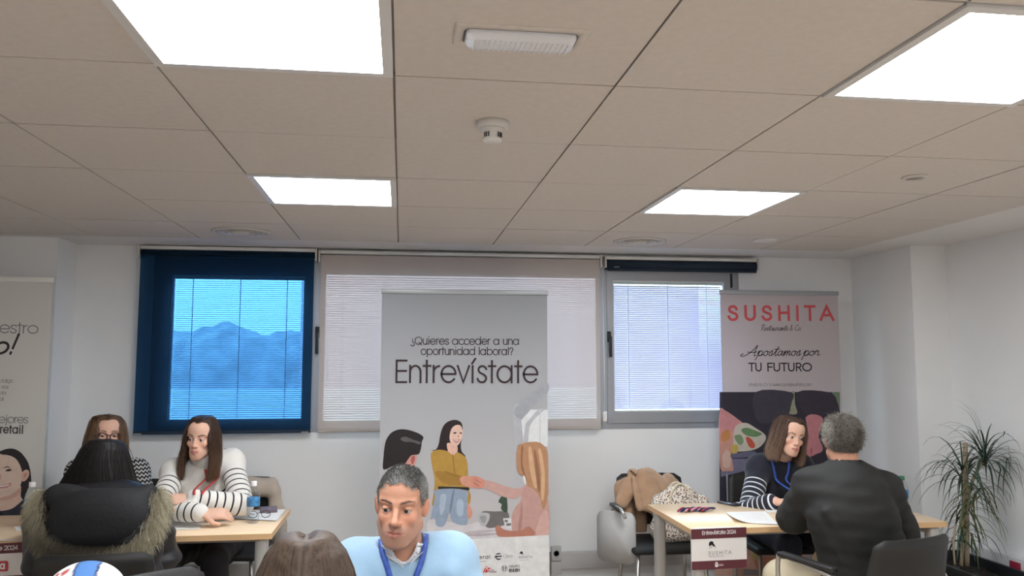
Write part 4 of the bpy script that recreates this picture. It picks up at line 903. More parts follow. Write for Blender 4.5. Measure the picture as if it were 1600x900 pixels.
M_paper = mat('white_paper', (.80, .79, .77), .6)
def sheet(name, label, px, cat='paper', curl=None, z=.0008, m=None):
    P = [pxz(x, y) for x, y in px]; c = sum(P, Vector())/4; t_ = thing(name, label, cat, (c.x, c.y, TZ))
    def fn(u, v):
        a = P[0].lerp(P[1], u); b = P[3].lerp(P[2], u); p = a.lerp(b, v)-c; h = curl(u, v) if curl else 0
        return (p.x, p.y, z+h)
    mb = MB(); nu = 12; vs = [fn(i/(nu-1), j/(nu-1)) for i in range(nu) for j in range(nu)]; n = len(vs)
    fs = [(i*nu+j, i*nu+j+1, (i+1)*nu+j+1, (i+1)*nu+j) for i in range(nu-1) for j in range(nu-1)]
    mb.add(vs+[(x, y, zz+.0006) for x, y, zz in vs], fs+[tuple(q+n for q in f[::-1]) for f in fs], True); mb.build('sheet', m or M_paper, t_); return t_, c
s1, c1 = sheet('paper_sheet', 'white form lying in front of the woman in the white striped jumper', [(247, 810), (322, 809), (311, 827), (250, 829)])
a = pxz(261, 821); b = pxz(270, 819); MB().tube([a-c1+Vector((0, 0, .004)), b-c1+Vector((0, 0, .004))], .002, 6).build('signature_mark', M_dkrub, s1)
s2, c2 = sheet('paper_sheet', 'white form with a lifted corner in front of the woman in navy stripes', [(1134, 800.5), (1196, 799), (1217, 821), (1148, 817)], curl=lambda u, v: .022*max(0, 1-u*2.2)**2*v**1.5+.012*max(0, v-.75)*(u))
mb = MB()
for k in range(6):
    a = pxz(1150+k*2.5, 803+k*2.2)-c2; b = pxz(1192+k*2.2, 802.5+k*2.2)-c2; mb.box(a.x, b.x, a.y-.0008, a.y+.0008, .0018, .0020)
mb.build('printed_lines', mat('grey_ink', (.45, .45, .47), .6), s2)['kind'] = 'stuff'
sheet('paper_stack', 'stack of white papers at the right end of the long table', [(356, 801), (446, 797), (432, 815), (358, 811)], z=.004)
sheet('paper_napkin', 'white folded tissue beside the left water bottle', [(22, 823), (62, 822), (60, 829), (26, 830)])
sheet('paper_napkin', 'white sheet between the navy striped woman and the grey-haired man', [(1194, 796), (1220, 795), (1224, 801), (1200, 801)])
def slab(name, label, cat, px0, px1, wd, th, m, extra=None):
    a, b = pxz(*px0), pxz(*px1); c = (a+b)/2; d = b-a; t_ = thing(name, label, cat, (c.x, c.y, TZ), math.atan2(d.y, d.x)); L = d.length/2
    MB().rbox(-L, L, -wd/2, wd/2, .0005, th, min(.004, th*.4), 2).build('body', m, t_)
    if extra: extra(t_, L)
    return t_
M_phone = mat('black_phone', (.018, .018, .022), .25); M_scr = mat('dark_screen', (.05, .055, .065), .08)
def scr(t_, L): MB().rbox(-L+.006, L-.006, -.030, .030, .0092, .0098, .0002, 1).build('screen', M_scr, t_)
slab('mobile_phone', 'black phone near the banner edge on the right table', 'phone', (1127, 785), (1155, 791), .072, .009, M_phone, scr)
slab('mobile_phone', 'silver-edged phone in front of the navy striped woman', 'phone', (1156, 786), (1186, 791), .072, .009, mat('silver_phone', (.45, .45, .46), .3, .5), scr)
slab('glasses_case', 'dark mauve case on the papers at the table end', 'case', (406, 802), (433, 800.5), .06, .030, mat('mauve_case', (.14, .11, .14), .45))
slab('pen', 'light pen beside the folded tissue at the far left', 'pen', (37, 832), (62, 826), .008, .008, mat('pen_grey', (.45, .43, .42), .4))
# spectacles lying on the papers
p = pxz(405, 811); t_ = thing('spectacles', 'dark folded spectacles beside the water bottle at the table end', 'glasses', (p.x, p.y, TZ+.006), .1)
for s in (-1, 1): MB().tube([(s*.032+.022*math.cos(q), -.0, .018+.017*math.sin(q)) for q in np.linspace(0, 2*PI, 20)[:-1]], .0017, 6, closed=True).build('lens_rim', M_dkrub, t_)
MB().tube([(-.010, 0, .022), (0, -.001, .026), (.010, 0, .022)], .0016, 6).build('bridge', M_dkrub, t_)
for s in (-1, 1): MB().tube([(s*.054, 0, .022), (s*.052, .05, .014), (s*.03, .095, .003)], .0018, 6).build('temple', M_dkrub, t_)
# pile of lanyards
p = pxz(1090, 799); LC = [srgb(150, 40, 60), srgb(40, 46, 96), srgb(30, 26, 34), srgb(196, 150, 160)]; rg = random.Random(5)
for k in range(14):
    t_ = None; mb = MB(); x0 = -.085+k*.0115; yo = rg.uniform(-.010, .010); a0 = rg.uniform(.55, .95)
    pts = [(x0+math.cos(a0)*s_*.055, yo+math.sin(a0)*s_*.045, .006+.010*math.exp(-(s_*1.2)**2)*rg.uniform(.8, 1.4)) for s_ in (-1, -.5, 0, .5, 1)]
    mb.tube(spline(pts, 3), .0055, 6); o = mb.build('lanyard', mat('lanyard_%d' % (k % 4), LC[k % 4], .6)); o.location = (p.x, p.y, TZ)
    tag(o, 'rolled '+('dark red', 'navy', 'black', 'pink')[k % 4]+' lanyard in the pile on the right table', 'lanyard', 'pile of rolled lanyards')

# ------------------------------------------------------------------ tan coat and floral bag on the chair
M_tan = mat('tan_wool_coat', srgb(176, 142, 114), .85, noise=.08, nscale=25, bump=.15, bscale=300, sheen=.2)
t_ = thing('coat', 'tan wool coat heaped over the chair back behind the right table', 'coat', (1.42, 5.16, 0))
def coat(lo, hi, folds, h=.008, seed=1):
    v = Vol(lo, hi, h)
    for a, b, ra, rb in folds: v.add(ecap(a, b, ra, rb, (1, .3, 0), .62), .014)
    v.wob(.0035, 55, seed); return v
q = lambda x, y, Y=5.12: np.array(at(x, y, Y)-Vector((1.42, 5.16, 0)))
fold = [(q(980, 754, 5.19), q(1048, 754, 5.19), .058, .055), (q(970, 762, 5.16), q(971, 798, 5.14), .05, .04), (q(1040, 760, 5.19), q(1058, 800, 5.19), .05, .05), (q(990, 748, 5.04), q(1000, 792, 4.98), .022, .03), (q(1020, 750, 5.05), q(1034, 792, 5.0), .022, .03), (q(975, 775), q(985, 800), .055, .030), (q(985, 757, 5.08), q(972, 785, 5.02), .050, .045), (q(1000, 745), q(985, 765, 5.05), .052, .05), (q(990, 742, 5.10), q(1012, 790, 5.0), .045, .045), (q(1005, 742, 5.06), q(1025, 795, 5.0), .045, .050), (q(1015, 744, 5.12), q(1045, 770, 5.08), .060, .060), (q(1045, 752, 5.14), q(1065, 775, 5.10), .055, .05), (q(985, 790, 5.10), q(982, 815, 5.06), .035, .035), (q(1010, 770, 5.12), q(1040, 800, 5.12), .07, .07), (q(1000, 760, 5.16), q(1000, 830, 5.14), .06, .05), (q(975, 790, 5.08), q(974, 812, 5.06), .022, .016)]
sculpt('coat_body', coat((-.26, -.26, .45), (.40, .16, .98), fold), M_tan, t_, relax=1)
MB().tube(spline([q(985, 735, 5.08), q(989, 738, 5.06), q(994, 743, 5.05)], 5), .005, 8).build('collar_edge', mat('dark_tan', srgb(96, 74, 60), .8), t_)
# floral bag
M_flor = bpy.data.materials.new('floral_canvas'); M_flor.use_nodes = True; nt = M_flor.node_tree; b = nt.nodes['Principled BSDF']; b.inputs['Roughness'].default_value = .8
tc = nt.nodes.new('ShaderNodeTexCoord'); vo = nt.nodes.new('ShaderNodeTexVoronoi'); vo.inputs['Scale'].default_value = 80; cr = nt.nodes.new('ShaderNodeValToRGB'); hs = nt.nodes.new('ShaderNodeMix'); hs.data_type = 'RGBA'
vo2 = nt.nodes.new('ShaderNodeTexNoise'); vo2.inputs['Scale'].default_value = 70; c2_ = nt.nodes.new('ShaderNodeValToRGB')
nt.links.new(tc.outputs['Object'], vo.inputs['Vector']); nt.links.new(tc.outputs['Object'], vo2.inputs['Vector']); nt.links.new(vo.outputs['Distance'], cr.inputs[0]); nt.links.new(vo2.outputs['Fac'], c2_.inputs[0])
cr.color_ramp.interpolation = 'CONSTANT'; cr.color_ramp.elements[0].color = (0, 0, 0, 1); cr.color_ramp.elements[1].position = .44; cr.color_ramp.elements[1].color = (1, 1, 1, 1)
c2_.color_ramp.interpolation = 'CONSTANT'; e = c2_.color_ramp.elements; e[0].color = (*srgb(150, 84, 72), 1); e[1].position = .46; e[1].color = (*srgb(92, 100, 84), 1); e2 = e.new(.54); e2.color = (*srgb(120, 92, 84), 1)
nt.links.new(cr.outputs[0], hs.inputs['Factor']); nt.links.new(c2_.outputs[0], hs.inputs['A']); hs.inputs['B'].default_value = (*srgb(222, 214, 202), 1); nt.links.new(hs.outputs['Result'], b.inputs['Base Color'])
t_ = thing('tote_bag', 'cream floral tote bag standing on the chair behind the right table', 'bag', (1.705, 4.86, .455)); t_.scale = (.88, .9, .86)
v = Vol((-.22, -.13, -.01), (.22, .13, .42), .008)
v.add(ecap((-.13, 0, .07), (.13, 0, .07), .085, .085, (0, 1, 0), 1.0), .02); v.add(ecap((-.15, 0, .26), (.15, 0, .24), .055, .055, (0, 1, 0), 1.0), .05)
v.add(ecap((-.14, 0, .12), (-.15, 0, .27), .07, .045, (0, 1, 0), .8), .04); v.add(ecap((.14, 0, .12), (.16, 0, .27), .07, .045, (0, 1, 0), .8), .04); v.add(ecap((0, 0, .1), (0, 0, .26), .15, .14, (1, 0, 0), .5), .03); v.cut(lambda X, Y, Z: -(Z-.002)); v.wob(.003, 45, 3)
sculpt('bag_body', v, M_flor, t_, relax=1)
for yy in (-.05, .05):
    MB().tube(spline([(-.085, yy, .27), (-.075, yy, .34), (-.03, yy*.8, .395), (.02, yy*.8, .39), (.06, yy, .33), (.075, yy, .27)], 6), .008, 8).build('handle', mat('cream_webbing', srgb(210, 196, 172), .8, noise=.25, nscale=60), t_)
# beige coat over the striped woman's chair
M_bc = mat('beige_jacket', srgb(186, 172, 158), .85, noise=.05, nscale=20)
t_ = thing('jacket', 'beige jacket hung over the chair back beside the striped woman', 'jacket', (-.90, 5.30, 0))
q = lambda x, y, Y=5.28: np.array(at(x, y, Y)-Vector((-.90, 5.30, 0)))
v = Vol((-.30, -.2, .42), (.28, .12, .98), .008)
for a, b, r0, r1 in ((q(350, 757), q(424, 757), .045, .045), (q(424, 757), q(432, 800), .035, .04), (q(430, 770), q(440, 820), .028, .03), (q(436, 800), q(444, 850), .03, .03), (q(385, 762), q(425, 766), .06, .045)): v.add(ecap(a, b, r0, r1, (0, 1, 0), 1), .02)
v.wob(.003, 45, 5); sculpt('jacket_body', v, M_bc, t_, relax=1)

# ================================================================== PLANT
pa, pb, pc = atz(1475, 858, .38), atz(1582, 887, .38), atz(1492, 896, .38)
px0, px1 = 3.10, 3.44; py0, py1 = 3.98, 4.70
t_ = thing('potted_plant', 'dracaena with thin drooping leaves in a dark planter by the right wall', 'potted plant', ((px0+px1)/2, (py0+py1)/2, 0))
M_pot = mat('dark_planter', (.025, .027, .03), .4); hx, hy = (px1-px0)/2, (py1-py0)/2
mb = MB(); lp = [[(-hx*.86, -hy*.92, 0), (hx*.86, -hy*.92, 0), (hx*.86, hy*.92, 0), (-hx*.86, hy*.92, 0)], [(-hx, -hy, .36), (hx, -hy, .36), (hx, hy, .36), (-hx, hy, .36)], [(-hx, -hy, .385), (hx, -hy, .385), (hx, hy, .385), (-hx, hy, .385)], [(-hx+.02, -hy+.02, .385), (hx-.02, -hy+.02, .385), (hx-.02, hy-.02, .385), (-hx+.02, hy-.02, .385)], [(-hx+.02, -hy+.02, .32), (hx-.02, -hy+.02, .32), (hx-.02, hy-.02, .32), (-hx+.02, hy-.02, .32)]]
ring_loft(mb, lp); mb.sm = [False]*len(mb.sm); mb.build('planter', M_pot, t_)
MB().grid(lambda u, v: ((u*2-1)*(hx-.021), (v*2-1)*(hy-.021), .325+.012*math.sin(u*17)*math.cos(v*23)), 12, 24).build('soil', mat('dark_soil', (.018, .013, .01), .95, noise=.4, nscale=60), t_)
PO = Vector(((px0+px1)/2, (py0+py1)/2, 0)); Yp = 4.30
def pq(x, y, Y=Yp): return at(x, y, Y)-PO
M_cane = mat('pale_cane', srgb(158, 142, 118), .8, noise=.15, nscale=30, bump=.3, bscale=60)
canes = [([pq(1511, 884), pq(1510, 800), pq(1508, 692)], .014), ([pq(1502, 884), pq(1504, 840), pq(1506, 760), pq(1505, 735)], .010), ([pq(1492, 882, 4.2), pq(1490, 850, 4.2), pq(1493, 820, 4.25)], .006), ([pq(1511, 780), pq(1522, 745), pq(1538, 718)], .009), ([pq(1510, 800), pq(1520, 785), pq(1524, 770)], .008)]
for pts, r in canes: MB().tube([Vector((p.x, p.y, max(p.z, .33))) for p in spline(pts, 5)], r, 10).build('cane', M_cane, t_)
M_leaf = mat('dark_green_leaf', (.030, .060, .038), .5, noise=.4, nscale=6); M_leaf2 = mat('olive_leaf', (.075, .095, .035), .55, noise=.4, nscale=6)
rg = random.Random(11)
def leaf(o, az, el, L, wd, droop, m):
    d = Vector((math.cos(az)*math.cos(el), math.sin(az)*math.cos(el), math.sin(el))); p = Vector(o); n = 9; Lp, Cp, Rp = [], [], []
    for i in range(n):
        t = i/(n-1); side = d.cross(Vector((0, 0, 1))); side = side.normalized() if side.length > .05 else Vector((math.sin(az), -math.cos(az), 0)); up = side.cross(d).normalized(); w_ = wd*(1-t**2.2)*(.55+.45*min(1, t*5))+.0004
        Lp.append(p-side*w_+up*w_*.35); Cp.append(p.copy()); Rp.append(p+side*w_+up*w_*.35)
        p = p+d*(L/(n-1)); p.x = min(p.x, XR-PO.x-.03); d = (d+Vector((0, 0, -droop*(.4+1.1*t)))).normalized()
    mb = MB(); mb.add(Lp+Cp+Rp, [(i, i+1, n+i+1, n+i) for i in range(n-1)]+[(n+i, n+i+1, 2*n+i+1, 2*n+i) for i in range(n-1)], True); return mb.build('leaf', m, t_)
for (x, y, Y, num, L, m, e0, e1, dr) in ((1506, 738, 4.30, 44, .36, M_leaf, -.2, 1.2, .30), (1540, 716, 4.28, 58, .36, M_leaf, -.3, 1.5, .26), (1522, 770, 4.28, 34, .30, M_leaf2, -.6, .8, .36), (1512, 790, 4.26, 22, .28, M_leaf2, -.8, .5, .36), (1502, 838, 4.22, 20, .24, M_leaf, -.2, 1.0, .34), (1516, 820, 4.26, 16, .24, M_leaf2, -.8, .3, .34)):
    o = pq(x, y, Y)
    for k in range(num): leaf((o.x+rg.uniform(-.012, .012), o.y+rg.uniform(-.012, .012), o.z+rg.uniform(-.05, .03)), rg.uniform(0, 2*PI), rg.uniform(e0, e1), L*rg.uniform(.65, 1.15), .0052*rg.uniform(.7, 1.2), dr*1.35*rg.uniform(.6, 1.3), m)
# ================================================================== PEOPLE
M_skin = vcol_mat('skin', .55, .35, bump=.05, bscale=220, sss=.12)
M_hair = vcol_mat('hair', .5, .22); M_fur = vcol_mat('faux_fur', .8, .2); M_eye = vcol_mat('eye', .12, .6)
def sst(a, b, x): t = np.clip((x-a)/(b-a), 0, 1); return t*t*(3-2*t)
def add_head(v, fr, s=1.0, lid=.0035, fem=True, smile=0.0):
    def q(*p): return tuple(np.array(p)*s)
    def e(c, r, k, R=None): v.add(ell(q(*c), q(*r), fr, R), k*s)
    def c(a, b, ra, rb, k): v.add(cap(q(*a), q(*b), ra*s, rb*s, fr), k*s)
    jw = .86 if fem else 1.0; br = .0075 if fem else .0100; ns = .88 if fem else 1.0
    e((0, .016, .036), (.074, .094, .078), .0); e((0, -.012, -.030), (.062*jw, .078, .080), .03); e((0, -.050, .058), (.058, .044, .050), .03)
    e((0, -.040, -.073), (.045*jw, .045, .035), .03); e((0, -.078, -.099), (.019*jw, .015, .016), .025)
    for x in (-1, 1):
        c((x*.055*jw, -.004, -.056), (x*.022*jw, -.070, -.096), .017*jw, .014, .02); e((x*.037, -.064, -.020), (.021, .018, .020), .018)
        c((x*.012, -.087+(.004 if fem else 0), .027), (x*.048, -.070, .029), br, br*.9, .014)
        v.sub(ell(q(x*.031, -.099, .005), q(.020, .021, .0115), fr), .012*s)
    c((0, -.086, .018), (0, -.109+.005*fem, -.024), .0080*ns, .0105*ns, .011); e((0, -.111+.005*fem, -.028), (.0115*ns, .0110*ns, .0095*ns), .008)
    for x in (-1, 1): e((x*.0118*ns, -.099+.003*fem, -.0315), (.0085*ns, .0110*ns, .0080*ns), .006)
    for x in (-1, 1): v.sub(ell(q(x*.0062, -.108, -.0395), q(.0034, .0050, .0030), fr), .003*s)
    e((0, -.076, -.063), (.034, .024, .025), .02)
    up = smile*.006
    for x in (-1, 1):
        c((0, -.1005, -.0570), (x*.023, -.0880, -.0610+up), .0052, .0028, .005); c((0, -.0985, -.0695), (x*.018, -.0890, -.0660+up), .0062, .0035, .006)
        v.sub(cap(q(0, -.1060, -.0628), q(x*.025, -.0900, -.0625+up), .0022*s, .0016*s, fr), .003*s)
    for x in (-1, 1):
        ec = q(x*.0315, -.0745, .0045); v.addc(ell(ec, q(.0152, .0150, .0150), fr), [half((0, -.25, -1), q(0, -.0745, .0045+lid), fr)], .003*s)
        v.addc(ell(ec, q(.0150, .0146, .0146), fr), [half((0, -.15, 1), q(0, -.0745, .0045-.0062), fr)], .003*s)
        Rm = rotm(0, 0, x*8) @ rotm(x*-18, 0, 0); e((x*.0775, .010, -.004), (.0085, .0200, .0310), .006, Rm); v.sub(ell(q(x*.0875, .002, .000), q(.0060, .0095, .0150), fr), .004*s)
def face_cols(V, fr, s, skin, brow, lip, stubble=None, scalp=None):
    Q = fr.inv(V)/s; x, y, z = np.abs(Q[:, 0]), Q[:, 1], Q[:, 2]; n = len(V); C_ = np.tile(np.array(skin), (n, 1))
    def mix(m, c): nonlocal C_; m = np.clip(m, 0, 1)[:, None]; C_ = C_*(1-m)+np.array(c)*m
    red = np.array(skin)*np.array([1.02, .80, .78]); front = sst(-.02, -.06, y)
    mix(.55*front*np.exp(-((x-.042)/.020)**2-((z+.026)/.022)**2), red); mix(.5*np.exp(-(x/.014)**2-((z+.030)/.013)**2-((y+.11)/.02)**2), red); mix(.6*sst(.068, .078, x)*np.exp(-((z)/.04)**2), red)
    if stubble is not None:
        jaw = sst(-.030, -.052, z)*sst(.035, -.01, y)*sst(-.145, -.118, z); mo = np.exp(-(x/.030)**2-((z+.047)/.007)**2)*front
        nz = .75+.25*np.sin(Q[:, 0]*900+np.sin(Q[:, 2]*700)*2)*np.sin(Q[:, 2]*1100); mix(np.clip(.50*jaw*nz+.35*mo*nz, 0, .7), stubble)
    zb = .0285+.0065*np.sin(np.clip((x-.012)/.042, 0, 1)*PI*.75)-.002; th = .0042*(1-.55*sst(.030, .056, x))
    mix(.92*front*sst(.010, .015, x)*sst(.058, .050, x)*sst(th*1.25, th*.55, np.abs(z-zb)), brow)
    ml = sst(.0255, .0215, x)*sst(-.083, -.089, y); cen = .0635; hw = .0112*(1-(x/.030)**2); mix(.75*ml*sst(hw*1.1, hw*.75, np.abs(z+cen)), lip)
    mix(.5*ml*sst(.0022, .0008, np.abs(z+.0628)), np.array(lip)*.45)
    lash = np.exp(-((x-.0315)/.016)**4)*sst(-.078, -.084, y)*np.exp(-((z-.0085)/.0022)**2); mix(.55*lash, np.array(brow)*.6)
    if scalp is not None: mix(sst(.060, .068, z)*sst(-.09, -.075, y)+sst(.03, .05, y)*sst(-.055, -.045, z), scalp)
    return C_
def eyes(parent, fr, s, iris, gaze=(0, 0)):
    for x in (-1, 1):
        n, m = 28, 20; r = .0128*s; g = fr.R @ (rotm(gaze[0], gaze[1]) @ np.array([0, -1., 0])); c = fr.p(np.array((x*.0315, -.0745, .0045))*s)
        ax = np.cross(g, [0, 0, 1.]); ax /= np.linalg.norm(ax); ay = np.cross(ax, g); V, Q, K = [], [], []
        for i in range(m+1):
            th = PI*(i/m)**1.6
            for j in range(n):
                ph = 2*PI*j/n; d = g*math.cos(th)+(ax*math.cos(ph)+ay*math.sin(ph))*math.sin(th); V.append(c+d*r*(1.03 if th < .45 else 1.0)); K.append((.008, .007, .007) if th < .19 else (iris if th < .46 else ((.02, .02, .02) if th < .50 else (.46, .43, .42))))
        for i in range(m):
            for j in range(n): Q.append((i*n+j, (i+1)*n+j, (i+1)*n+(j+1) % n, i*n+(j+1) % n))
        link('eye', npmesh('eye', np.array(V), np.array(Q), M_eye, np.array(K)), parent)
def hand(v, w, d, nrm, thumb, curl=.5, s=1.0, spread=.0):
    """w wrist, d towards the knuckles, nrm back of the hand, thumb +1/-1 along d x nrm"""
    d = np.array(d, float); d /= np.linalg.norm(d); nrm = np.array(nrm, float); nrm -= d*(nrm @ d); nrm /= np.linalg.norm(nrm); lat = np.cross(d, nrm)*thumb; w = np.array(w, float)
    v.add(ecap(w, w+d*.075*s, .026*s, .036*s, lat, .42), .012); v.add(ecap(w+d*.03*s+lat*.012*s, w+d*.07*s+lat*.010*s, .026*s, .030*s, lat, .45), .010)
    for i, L in enumerate((.068, .076, .070, .056)):
        b = w+d*.080*s+lat*(.028-.0185*i)*s; a = curl*.45+.06*i; dd = d+lat*spread*(1.5-i)*.2; p = b
        for seg, rr in ((.46, .0090), (.30, .0082), (.24, .0072)):
            dd = dd/np.linalg.norm(dd); dv = dd*math.cos(a)-nrm*math.sin(a); n2 = p+dv*L*seg*s; v.add(cap(p, n2, rr*s, rr*.93*s), .0025); p = n2; a += curl*.75
    p = w+d*.028*s+lat*.026*s-nrm*.004*s; dv = d*.70+lat*.62-nrm*.25; dv /= np.linalg.norm(dv); p2 = p+dv*.040*s; v.add(cap(p, p2, .0135*s, .0105*s), .008)
    dv = d*.92+lat*.15-nrm*.35*curl; dv /= np.linalg.norm(dv); v.add(cap(p2, p2+dv*.030*s, .0102*s, .0085*s), .003)
class Body:
    def __init__(s, label, root, facing=0, sc=1.0, pelvis=None):
        s.root = V3(root[0], root[1], 0); s.t = thing('person', label, 'person', (root[0], root[1], 0)); bpy.context.view_layer.update()
        s.F = Frame((0, 0, 0), rotm(facing)); B = s.F.p; s.sc = sc
        s.J = dict(P=B((0, .0, .56)), C=B((0, -.04, .86)), N=B((0, -.05, 1.0)), H=B((0, -.09, 1.12)),
                   SL=B((.165, -.04, .955)), SR=B((-.165, -.04, .955)), EL=B((.23, -.14, .74)), ER=B((-.23, -.14, .74)), WL=B((.14, -.36, .77)), WR=B((-.14, -.36, .77)),
                   HL=B((.09, -.02, .54)), HR=B((-.09, -.02, .54)), KL=B((.12, -.45, .53)), KR=B((-.12, -.45, .53)), AL=B((.12, -.40, .10)), AR=B((-.12, -.40, .10)))
        s.side = s.F.R @ V3(1, 0, 0); s.fwd = s.F.R @ V3(0, -1, 0)
    def px(s, x, y, Y): return np.array(at(x, y, Y))-s.root
    def head(s, c, yaw=0, pitch=0, roll=0, hs=1.0): s.J['H'] = c; s.hf = Frame(c, rotm(yaw, pitch, roll)); s.hs = hs
    def skin(s, skin, brow, lip, stubble=None, scalp=None, hands=(), lid=.0035, fem=True, smile=0, fine=.0034, neck_r=.050):
        J = s.J; H = J['H']; P = np.array([p for p in J.values()]); lo = P.min(0)-.20; hi = P.max(0)+.20; lo[2] = -.005
        fz = [(H-.145*s.hs, H+.145*s.hs, fine)]
        for w, d, nm, th, cu in hands: c = np.array(w)+np.array(d)/np.linalg.norm(d)*.08; fz.append((c-.11, c+.11, .0042))
        v = Vol(lo, hi, .013, fz); s.torso(v, -.012)
        nb = J['N']; v.add(cap(s.hf.p(V3(0, .020, -.060)*s.hs), nb+V3(0, 0, -.02), neck_r*s.hs, neck_r*1.08, ), .02)
        add_head(v, s.hf, s.hs, lid, fem, smile)
        for a in 'LR':
            v.add(cap(J['S'+a], J['E'+a], .042, .036), .02); v.add(cap(J['E'+a], J['W'+a], .036, .025), .01)
            v.add(cap(J['H'+a], J['K'+a], .072, .050), .03); v.add(cap(J['K'+a], J['A'+a], .048, .034), .01); v.add(cap(J['A'+a]+V3(0, 0, -.045), J['A'+a]+s.fwd*.15+V3(0, 0, -.06), .036, .028), .02)
        for w, d, nm, th, cu in hands: hand(v, w, d, nm, th, cu)
        hf, hs = s.hf, s.hs
        return sculpt('body', v, M_skin, s.t, lambda V: face_cols(V, hf, hs, skin, brow, lip, stubble, scalp))
    def torso(s, v, o=.0, k=.05, belly=0.0, broad=1.0):
        J = s.J; sd = J['SL']-J['SR']; sd = sd/np.linalg.norm(sd)
        v.add(ecap(J['P'], J['C'], .150+o+belly, .160*broad+o, sd, .70), .02); v.add(ecap(J['C'], (J['N']+J['C'])/2, .160*broad+o, .120+o, sd, .66), k)
        v.add(cap(J['SL'], J['SR'], .060+o, .060+o), k); m = (J['SL']+J['SR'])/2
        for a in 'LR': v.add(cap(J['N']+V3(0, 0, -.03), J['S'+a], .058+o, .056+o), .05)
    def top(s, name, m, o=.012, h=.0075, cuff=1.0, wrinkle=.003, wf=38, neck=.062, collar=0.0, su=None, arms=(.055, .050, .040), seed=0, hem=.50, broad=1.0, belly=0.0, extra=None, relax=1, nz=.0, cut_neck=True, wan=(1, 1, 1)):
        J = s.J; pts = np.array([J[k] for k in ('P', 'C', 'N', 'SL', 'SR', 'EL', 'ER', 'WL', 'WR')]); lo = pts.min(0)-.20; hi = pts.max(0)+.14; lo[2] = max(lo[2], hem-.02); hi[2] = J['N'][2]+.16
        v = Vol(lo, hi, h); s.torso(v, o, belly=belly, broad=broad)
        tor = v.d.copy()
        for a in 'LR':
            w = J['E'+a]+(J['W'+a]-J['E'+a])*cuff
            v.add(cap(J['S'+a], J['E'+a], arms[0]+o, arms[1]+o), .03); v.add(cap(J['E'+a], w, arms[1]+o, arms[2]+o), .012)
        if extra: extra(v)
        if wrinkle: v.wob(wrinkle, wf, seed, aniso=wan)
        hd = s.hf.p(V3(0, .02, -.07)*s.hs); nb = J['N']
        if cut_neck: v.sub(cap(nb+(hd-nb)*.15+V3(0, 0, nz), hd+(hd-nb)*.8, neck, neck), .006)
        if collar: v.add(cap(nb+V3(0, 0, -.03), nb+(hd-nb)*collar, .060, .058), .02)
        v.cut(lambda X, Y, Z: hem-Z)
        at_ = {}
        if su: at_['su'] = lambda V: su(V, s)
        return sculpt(name, v, m, s.t, attrs=at_, relax=relax)
    def legs(s, m, shoe=(.02, .02, .022), o=.014, seat=True):
        J = s.J; P = np.array([J[k] for k in ('P', 'KL', 'KR', 'AL', 'AR', 'HL', 'HR')]); lo = P.min(0)-.16; hi = P.max(0)+.16; lo[2] = .06
        v = Vol(lo, hi, .012); v.add(ecap(J['P']+V3(0, 0, -.02), J['P']+V3(0, 0, .06), .155+o, .15+o, s.side, .74), .02)
        for a in 'LR': v.add(cap(J['H'+a], J['K'+a], .076+o, .056+o), .03); v.add(cap(J['K'+a], J['A'+a], .056+o, .044+o), .012)
        v.wob(.003, 40, 9); v.cut(lambda X, Y, Z: .455-.02*0+0*Z-Z if False else np.where(True, .07-Z, 0)); sculpt('trousers', v, m, s.t, relax=1)
        for a in 'LR':
            A = J['A'+a]; v = Vol(A-V3(.2, .3, .12), A+V3(.2, .3, .06), .01); v.add(ecap(A+V3(0, 0, -.05)-s.fwd*.04, A+s.fwd*.17+V3(0, 0, -.062), .048, .040, s.side, .85), .01); v.cut(lambda X, Y, Z: .002-Z); sculpt('shoe', v, mat('dark_shoe', shoe, .5), s.t)
def drape(obj, pts, lift=.003, n=5):
    """lay a line of points (x, z matter) on the front of a garment"""
    V = np.empty(len(obj.data.vertices)*3, np.float32); obj.data.vertices.foreach_get('co', V); V = V.reshape(-1, 3); out = []
    for p in spline([Vector(q) for q in pts], n):
        m = (np.abs(V[:, 0]-p.x) < .012) & (np.abs(V[:, 2]-p.z) < .012); y = V[m, 1].min()-lift if m.any() else p.y
        out.append(Vector((p.x, y, p.z)))
    for _ in range(3): out = [out[0]]+[Vector((out[i].x, (out[i-1].y+out[i].y*2+out[i+1].y)/4, out[i].z)) for i in range(1, len(out)-1)]+[out[-1]]
    return out
def seg_t(V, a, b):
    ab = b-a; t = np.clip((V-a) @ ab/(ab @ ab), 0, 1); return t, np.linalg.norm(V-a-t[:, None]*ab, axis=1)
def stripe_su(base):
    """distance along sleeve or down the trunk; measured from the shoulder line"""
    def f(V, s):
        J = s.J; ax = J['P']-J['C']; ax = ax/np.linalg.norm(ax); out = (V-(J['SL']+J['SR'])/2) @ ax+base; best = seg_t(V, J['P'], (J['N']+J['C'])/2)[1]-.115
        for a in 'LR':
            L1 = np.linalg.norm(J['E'+a]-J['S'+a]); L2 = np.linalg.norm(J['W'+a]-J['E'+a]); t1, d1 = seg_t(V, J['S'+a], J['E'+a]); t2, d2 = seg_t(V, J['E'+a], J['W'+a]); u = np.where(d1 < d2, t1*L1, L1+t2*L2); d = np.minimum(d1, d2)-.05
            out = np.where(d < best, u, out); best = np.minimum(d, best)
        return out
    return f
